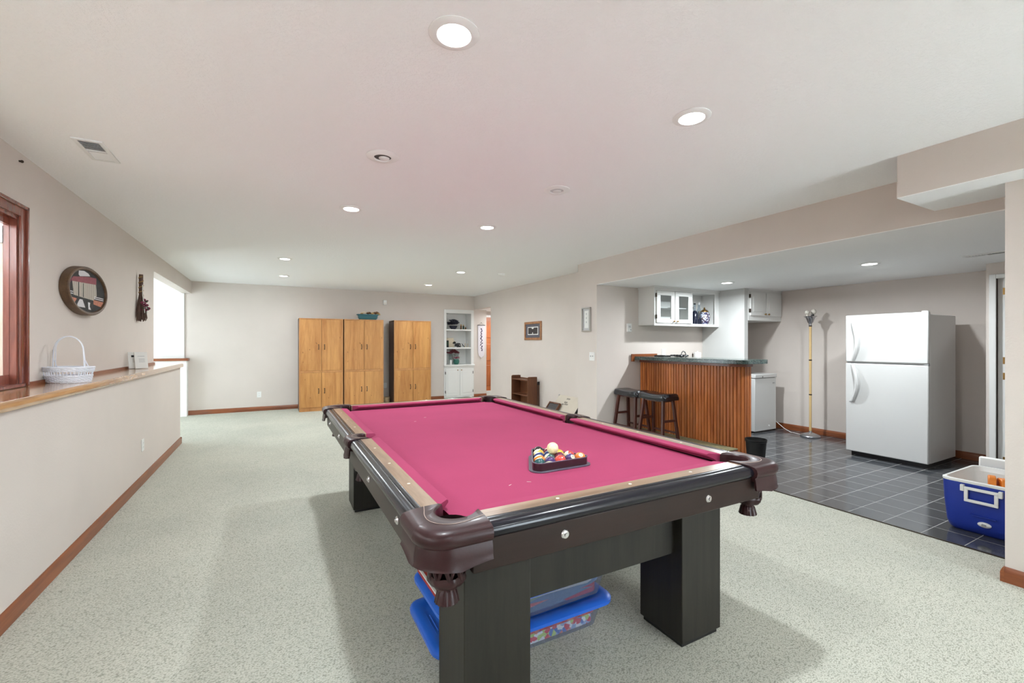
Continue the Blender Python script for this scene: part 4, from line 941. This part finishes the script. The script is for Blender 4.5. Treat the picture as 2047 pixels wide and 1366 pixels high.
# upper cupboard
UX0, UX1, UY, UZ0, UZ1 = 4.79, 6.2, 4.63, 1.62, 2.15
t = thing('glass_cupboard', 'white wall cupboard with two glass doors and open end shelf', 'cupboard', (UX0,UY,UZ0)); w, d, h = UX1-UX0, 4.93-UY, UZ1-UZ0
MB().box(0,.018,0,d,0,h).box(w-.03,w,0,d,0,h).box(.018,w-.03,0,d,0,.02).box(.018,w-.03,0,d,h-.02,h).box(.018,w-.03,d-.01,d,.02,h-.02).box(.775,.795,.0,d-.01,.02,h-.02).build('carcass', 'white_paint', t)
MB().box(0,w,-.012,0,-.01,.028).box(0,w,-.012,0,h-.03,h).box(0,.04,-.012,0,.028,h-.03).box(.77,.80,-.012,0,.028,h-.03).box(w-.10,w,-.012,0,.028,h-.03).build('face_frame', 'white_paint', t, bevel=.002)
MB().box(-.012,w,-.03,d,h,h+.03).build('crown', 'white_paint', t)
B(.018,.775,.02,d-.01,.25,.262).build('shelf', 'soft_grey', t)
for s in (0,1):
    a, b = ((.035,.40),(.412,.768))[s]
    o = MB().box(a,b,-.030,-.012,.03,.085).box(a,b,-.030,-.012,h-.10,h-.035).box(a,a+.075,-.030,-.012,.085,h-.10).box(b-.075,b,-.030,-.012,.085,h-.10).build('door', 'white_paint', t, bevel=.003)
    B(a+.075,b-.075,-.022,-.019,.085,h-.10).build('pane', 'pane_glass', o)
    x = b-.03 if s == 0 else a+.03
    MB().sphere((x,-.05,.055),.013,10,8).cyl((x,-.05,.055),.006,.02,8,'y').build('knob', 'brass', o)
for z in (.09,.40): B(.026,.036,-.034,-.012,z,z+.055).build('hinge', 'dark_metal', t)
cz = UZ0+.0285
t = thing('dark_bottle', 'dark navy bottle at left of the open cupboard shelf', 'bottle', (5.75,4.71,cz-.008)); MB().lathe([(.045,0),(.048,.02),(.048,.17),(.03,.205),(.016,.22)], 20).build('body', 'navy_glass', t); MB().lathe([(.014,.22),(.014,.31),(.016,.315)], 14).build('neck', 'bottle_glass', t); MB().cyl((0,0,.315),.017,.02,14).build('cap', 'black_plastic', t)
for x, y, h_, nm in ((5.80,4.855,.36,'tall clear glass bottle on the open cupboard shelf'),(5.848,4.71,.32,'shorter clear glass bottle with dark base on open cupboard shelf')):
    t = thing('glass_bottle', nm, 'bottle', (x,y,cz-.008)); MB().lathe([(.04,.09),(.042,.20),(.018,.27),(.015,h_)], 18, cap=False).build('body', 'bottle_glass', t); MB().lathe([(.041,0),(.043,.01),(.042,.09),(.0001,.09)], 18).build('dark_base', 'navy_glass', t); MB().cyl((0,0,h_),.017,.03,12).build('stopper', 'soft_grey', t)
t = thing('ginger_jar', 'blue and white patterned lidded jar on open cupboard shelf', 'jar', (5.985,4.72,cz-.008)); MB().lathe([(.045,0),(.05,.015),(.075,.06),(.085,.12),(.07,.18),(.05,.205)], 24).build('body', 'ginger_jar', t); MB().lathe([(.058,.205),(.058,.22),(.035,.24),(.012,.25),(.016,.265),(.0001,.285)], 20, cap=False).build('lid', 'brass', t)
MB().tube([(.07,0,.19),(.115,0,.17),(.12,0,.11),(.08,0,.06)], .007, 7).build('jar_handle', 'brass', t)
t = thing('brocade_vase', 'tan patterned vase behind the blue and white jar', 'vase', (6.10,4.865,cz-.008)); MB().lathe([(.03,0),(.035,.01),(.048,.08),(.045,.15),(.03,.19),(.05,.235)], 20).build('body', 'brocade', t)
# over-freezer cupboard
t = thing('small_cupboard', 'white two-door wall cupboard high above the freezer', 'cupboard', (6.285,4.2,1.70)); w = 7.12-6.285
B(0,w,0,.60,0,.45).build('body', 'white_paint', t); B(0,w,-.014,0,0,.45).build('face_frame', 'white_paint', t, bevel=.002); B(0,w,-.022,.55,.45,.48).build('crown', 'white_paint', t)
for s in (0,1):
    a, b = ((.035,w/2-.008),(w/2+.008,w-.02))[s]
    o = B(a,b,-.034,-.014,.075,.425).build('door', 'white_paint', t, bevel=.003); B(a+.06,b-.06,-.039,-.034,.135,.365).build('door_panel', 'white_paint', o, bevel=.014)
    x = b-.035 if s == 0 else a+.035; MB().sphere((x,-.055,.10),.013,10,8).cyl((x,-.055,.10),.006,.022,8,'y').build('knob', 'brass', o)
for z in (.12,.34): B(.018,.030,-.04,-.014,z,z+.055).build('hinge', 'dark_metal', t)
# freezer
t = thing('chest_freezer', 'white compact freezer under the small wall cupboard', 'freezer', (6.33,4.11,0)); w = .53
B(0,w,0,.58,.025,.82).build('body', 'white_enamel', t, bevel=.006); B(-.004,w+.004,-.012,.585,.828,.885).build('lid', 'white_enamel', t, bevel=.008); B(.01,w-.01,.01,.57,.0,.03).build('plinth', 'black_plastic', t)
B(.02,w-.02,.01,.57,.818,.83).build('lid_seal', 'grey_plastic', t); MB().cyl((.17,-.012,.845),.009,-.004,10,'y').build('lock', 'dark_metal', t); B(.44,.49,-.003,.001,.735,.75).build('badge', 'grey_plastic', t); MB().cyl((.35,0,.09),.014,-.006,12,'y').build('drain_cap', 'white_plastic', t)
tag(MB().tube([(6.87,4.3,.26),(6.885,4.22,.20),(6.90,4.13,.13),(6.87,3.99,.05),(6.85,3.88,.012),(6.84,3.74,.008),(6.84,3.68,.012)], .004, 6).build('power_cord', 'white_plastic'), 'white power cord running from freezer down to the lamp base', 'cord')
# floor lamp
t = thing('floor_lamp', 'tall floor lamp with bamboo pole, chrome base and bare bulbs', 'lamp', (6.84,3.60,0))
MB().lathe([(.128,0),(.130,.012),(.122,.024),(.085,.040),(.05,.052),(.022,.062),(.018,.085)], 32).build('base', 'brushed', t)
for z0,z1 in ((.085,.60),(.615,1.10),(1.115,1.60)): MB().cyl((0,0,z0),.0165,z1-z0,16).build('pole_section', 'bamboo', t)
for z in (.60,1.10,1.595): MB().lathe([(.0165,z),(.020,z+.002),(.020,z+.015),(.0165,z+.017)], 16).build('pole_joint', 'dark_metal', t)
MB().lathe([(.018,1.61),(.020,1.64),(.035,1.655),(.045,1.69),(.06,1.725),(.085,1.745),(.078,1.745),(.05,1.72),(.02,1.70)], 28).build('cup', 'brushed', t)
for (x,y,z,r) in ((-.045,.02,1.80,.032),(.045,-.02,1.81,.038),(.0,-.03,1.765,.026)):
    if r < .03: MB().cyl((x,y,1.71),.018,.06,12).build('bulb_socket', 'black_plastic', t)
    else: MB().sphere((x,y,z),r,16,10).lathe([(.013,z-.07),(.015,z-.03)], 12, (x,y,0)).build('bulb', 'pearl', t)
# trash can
t = thing('waste_basket', 'black plastic waste basket on the tiles at the bar end', 'waste basket', (4.67,3.02,0)); MB().lathe([(.078,0),(.082,.004),(.104,.285),(.110,.288),(.110,.298),(.101,.298),(.079,.01)], 28).build('bucket', 'black_rubber', t); MB().lathe([(.108,.270),(.112,.272),(.112,.276),(.108,.278)], 28, cap=False).build('rim_band', 'black_plastic', t)
# bar stools
def stool(y, label):
    t = thing('saddle_stool', label, 'stool', (4.42,y,0), 0, 'saddle stools at the bar')
    rows = []; a, b = .135, .238; n = 20
    for i in range(n+1):
        u = -1+2*i/n; lift = .030*u*u; e = math.sqrt(max(0, 1-abs(u)**8)) ; aa = a*(.86+.14*e); r = []
        for (fx, fz) in ((-1,.0),(-1.0,.012),(-1.02,.035),(-.97,.058),(-.82,.070),(-.4,.073),(0,.072),(.4,.073),(.82,.070),(.97,.058),(1.02,.035),(1,.012),(1,0),(-1,0)):
            k_ = 1.0 if fz > .0 else 0; top_ = fz/.073
            zz = .625+fz*(.35+.65*e)+lift*top_*.8; r.append((fx*aa, u*b, zz))
        rows.append(r)
    mb = MB().grid(rows); mb.add(rows[0][:-1], [tuple(range(len(rows[0])-1))]); mb.add(rows[-1][:-1], [tuple(range(len(rows[0])-1))[::-1]]); mb.build('seat', 'black_leather', t)
    for sx in (-1,1):
        for sy in (-1,1): MB().bar((sx*.085,sy*.165,.63),(sx*.150,sy*.215,0),.036,.032).build('leg', 'stool_wood', t, bevel=.003)
    f = lambda z: (.63-z)/.63
    def P(sx, sy, z): return (sx*(.085+.065*f(z)), sy*(.165+.05*f(z)), z)
    for sx, z in ((-1,.20),(1,.20)): MB().bar(P(sx,-1,z),P(sx,1,z),.028,.02).build('stretcher', 'stool_wood', t)
    for sy, z in ((-1,.36),(1,.36)): MB().bar(P(-1,sy,z),P(1,sy,z),.028,.02).build('stretcher', 'stool_wood', t)
    MB().box(-.085,.085,-.165,.165,.60,.627).build('seat_frame', 'stool_wood', t)
    return t
stool(4.195, 'black saddle stool with brown legs, nearer the camera at the bar')
stool(4.68, 'black saddle stool with brown legs, nearer the wall at the bar')
# fridge
t = thing('refrigerator', 'white top-freezer refrigerator standing against the far right wall', 'refrigerator', (6.13,2.05,0)); w = .775
B(.065,.73,.004,w-.004,.055,1.665).build('body', 'white_enamel', t, bevel=.006, label='grey white side')
B(.075,.70,.03,w-.03,0,.06).build('kick_plate', 'black_plastic', t)
d = B(0,.06,0,w,1.130,1.690).build('door', 'white_enamel', t, bevel=.010); d2_ = B(0,.06,0,w,.055,1.112).build('door', 'white_enamel', t, bevel=.010)
B(.02,.07,.01,w-.01,1.112,1.130).build('door_gap', 'grey_plastic', t)
def fh(z0, z1, par, flip):
    # bowed grip near the far (left in view) door edge; deepest at the end next to the split
    n = 14; rows = []
    for i in range(n+1):
        u = i/n; z = z0+(z1-z0)*u; k_ = u if flip else 1-u; bow = math.sin(PI*min(1,.18+.82*u if not flip else 1-.82*u))
        y = .715-.075*math.sin(PI*(.08+.84*u))
        wd = .020; out = .012+.038*math.sin(PI*u)**.7
        rows.append([(-.0,y-wd,z),(-out,y-wd*.8,z),(-out-.008,y,z),(-out,y+wd*.8,z),(-.0,y+wd,z)])
    MB().grid(rows).build('door_handle', 'white_enamel', par)
fh(1.14,1.60,d,True); fh(.66,1.10,d2_,False)
B(-.002,.0,.70,.735,.645,.655).build('handle_cap', 'grey_plastic', d2_)
MB().prism(rrect(.03,.09,.012,.07,.015), 1.665, 1.702).build('hinge_cover', 'white_plastic', t)
MB().box(.005,.05,.0,.035,1.113,1.129).build('hinge', 'grey_plastic', t)
for i in range(9):
    y = .018+.0085*i; B(-.0012,0,y,y+.006,1.590-.003*(i%3==0),1.600+.004*(i%4==0)).build('badge_letter', 'soft_grey', d)
MB().cyl((.10,.06,0),.02,.03,12).cyl((.10,w-.06,0),.02,.03,12).build('feet', 'grey_plastic', t)
# cooler
t = thing('cooler', 'open blue camping cooler with white handle on the tiles', 'cooler', (4.65,1.165,0)); a, b, H = .315, .215, .375
def ringz(ins, z, r=.05): return [(p[0],p[1],z) for p in rrect(-a+ins,a-ins,-b+ins*.7,b-ins*.7,r)]
rows = [ringz(.06,0,.04), ringz(.035,.018), ringz(.022,.06), ringz(.006,.22), ringz(0,H-.02)]
mb = MB().grid([list(q) for q in zip(*rows)], True); mb.add(rows[0], [tuple(range(len(rows[0])))]); mb.build('shell', 'cooler_blue', t)
rows = [ringz(0,H-.02), ringz(-.003,H-.016), ringz(-.003,H-.002), ringz(.004,H), ringz(.020,H), ringz(.024,H-.01), ringz(.03,H-.03), ringz(.034,H-.034), ringz(.055,.06,.04)]
mb = MB().grid([list(q) for q in zip(*rows)], True); mb.add(rows[-1], [tuple(range(len(rows[-1])))]); mb.build('liner', 'white_plastic', t)
MB().box(-a-.022,-a-.008,-.085,.085,H-.06,H-.04).box(-a-.022,-a-.008,-.085,.085,H-.145,H-.125).box(-a-.022,-a-.008,-.085,-.065,H-.125,H-.06).box(-a-.022,-a-.008,.065,.085,H-.125,H-.06).build('handle', 'white_plastic', t, bevel=.003)
for s in (-1,1): B(-a-.024,-a+.003,s*.095-.010,s*.095+.010,H-.075,H-.03).build('handle_mount', 'white_plastic', t, bevel=.003)
MB().sphere((-a+.014,-.01,.085),.030,14,8,.45,1.2,.62).build('drain_plug', 'white_plastic', t); B(-a+.001,-a+.02,-.07,.06,.135,.141).build('crease', 'cooler_blue', t)
MB().prism(rrect(-.012,.012,-.008,.008,.006), -a-.001, -a+.004, 'x').build('drain_knob', 'grey_plastic', t, (.0,-.01,.085))
B(-.02,.02,-.20,.20,0,.43).build('lid', 'white_plastic', t, (a+.035,0,.01), (0,R(4),0), .012)
t = thing('orange_float', 'orange plastic float blocks standing inside the blue cooler', 'float', (4.57,1.175,.062))
for i, (x,y,a2) in enumerate(((0,0,.3),(.02,-.05,.5))): MB().prism(rrect(-.055,.055,0,.33-.012*i,.03), -.02, .02, 'y').build('float_block', 'orange', t, (x,y,0), (0,0,a2), .006)
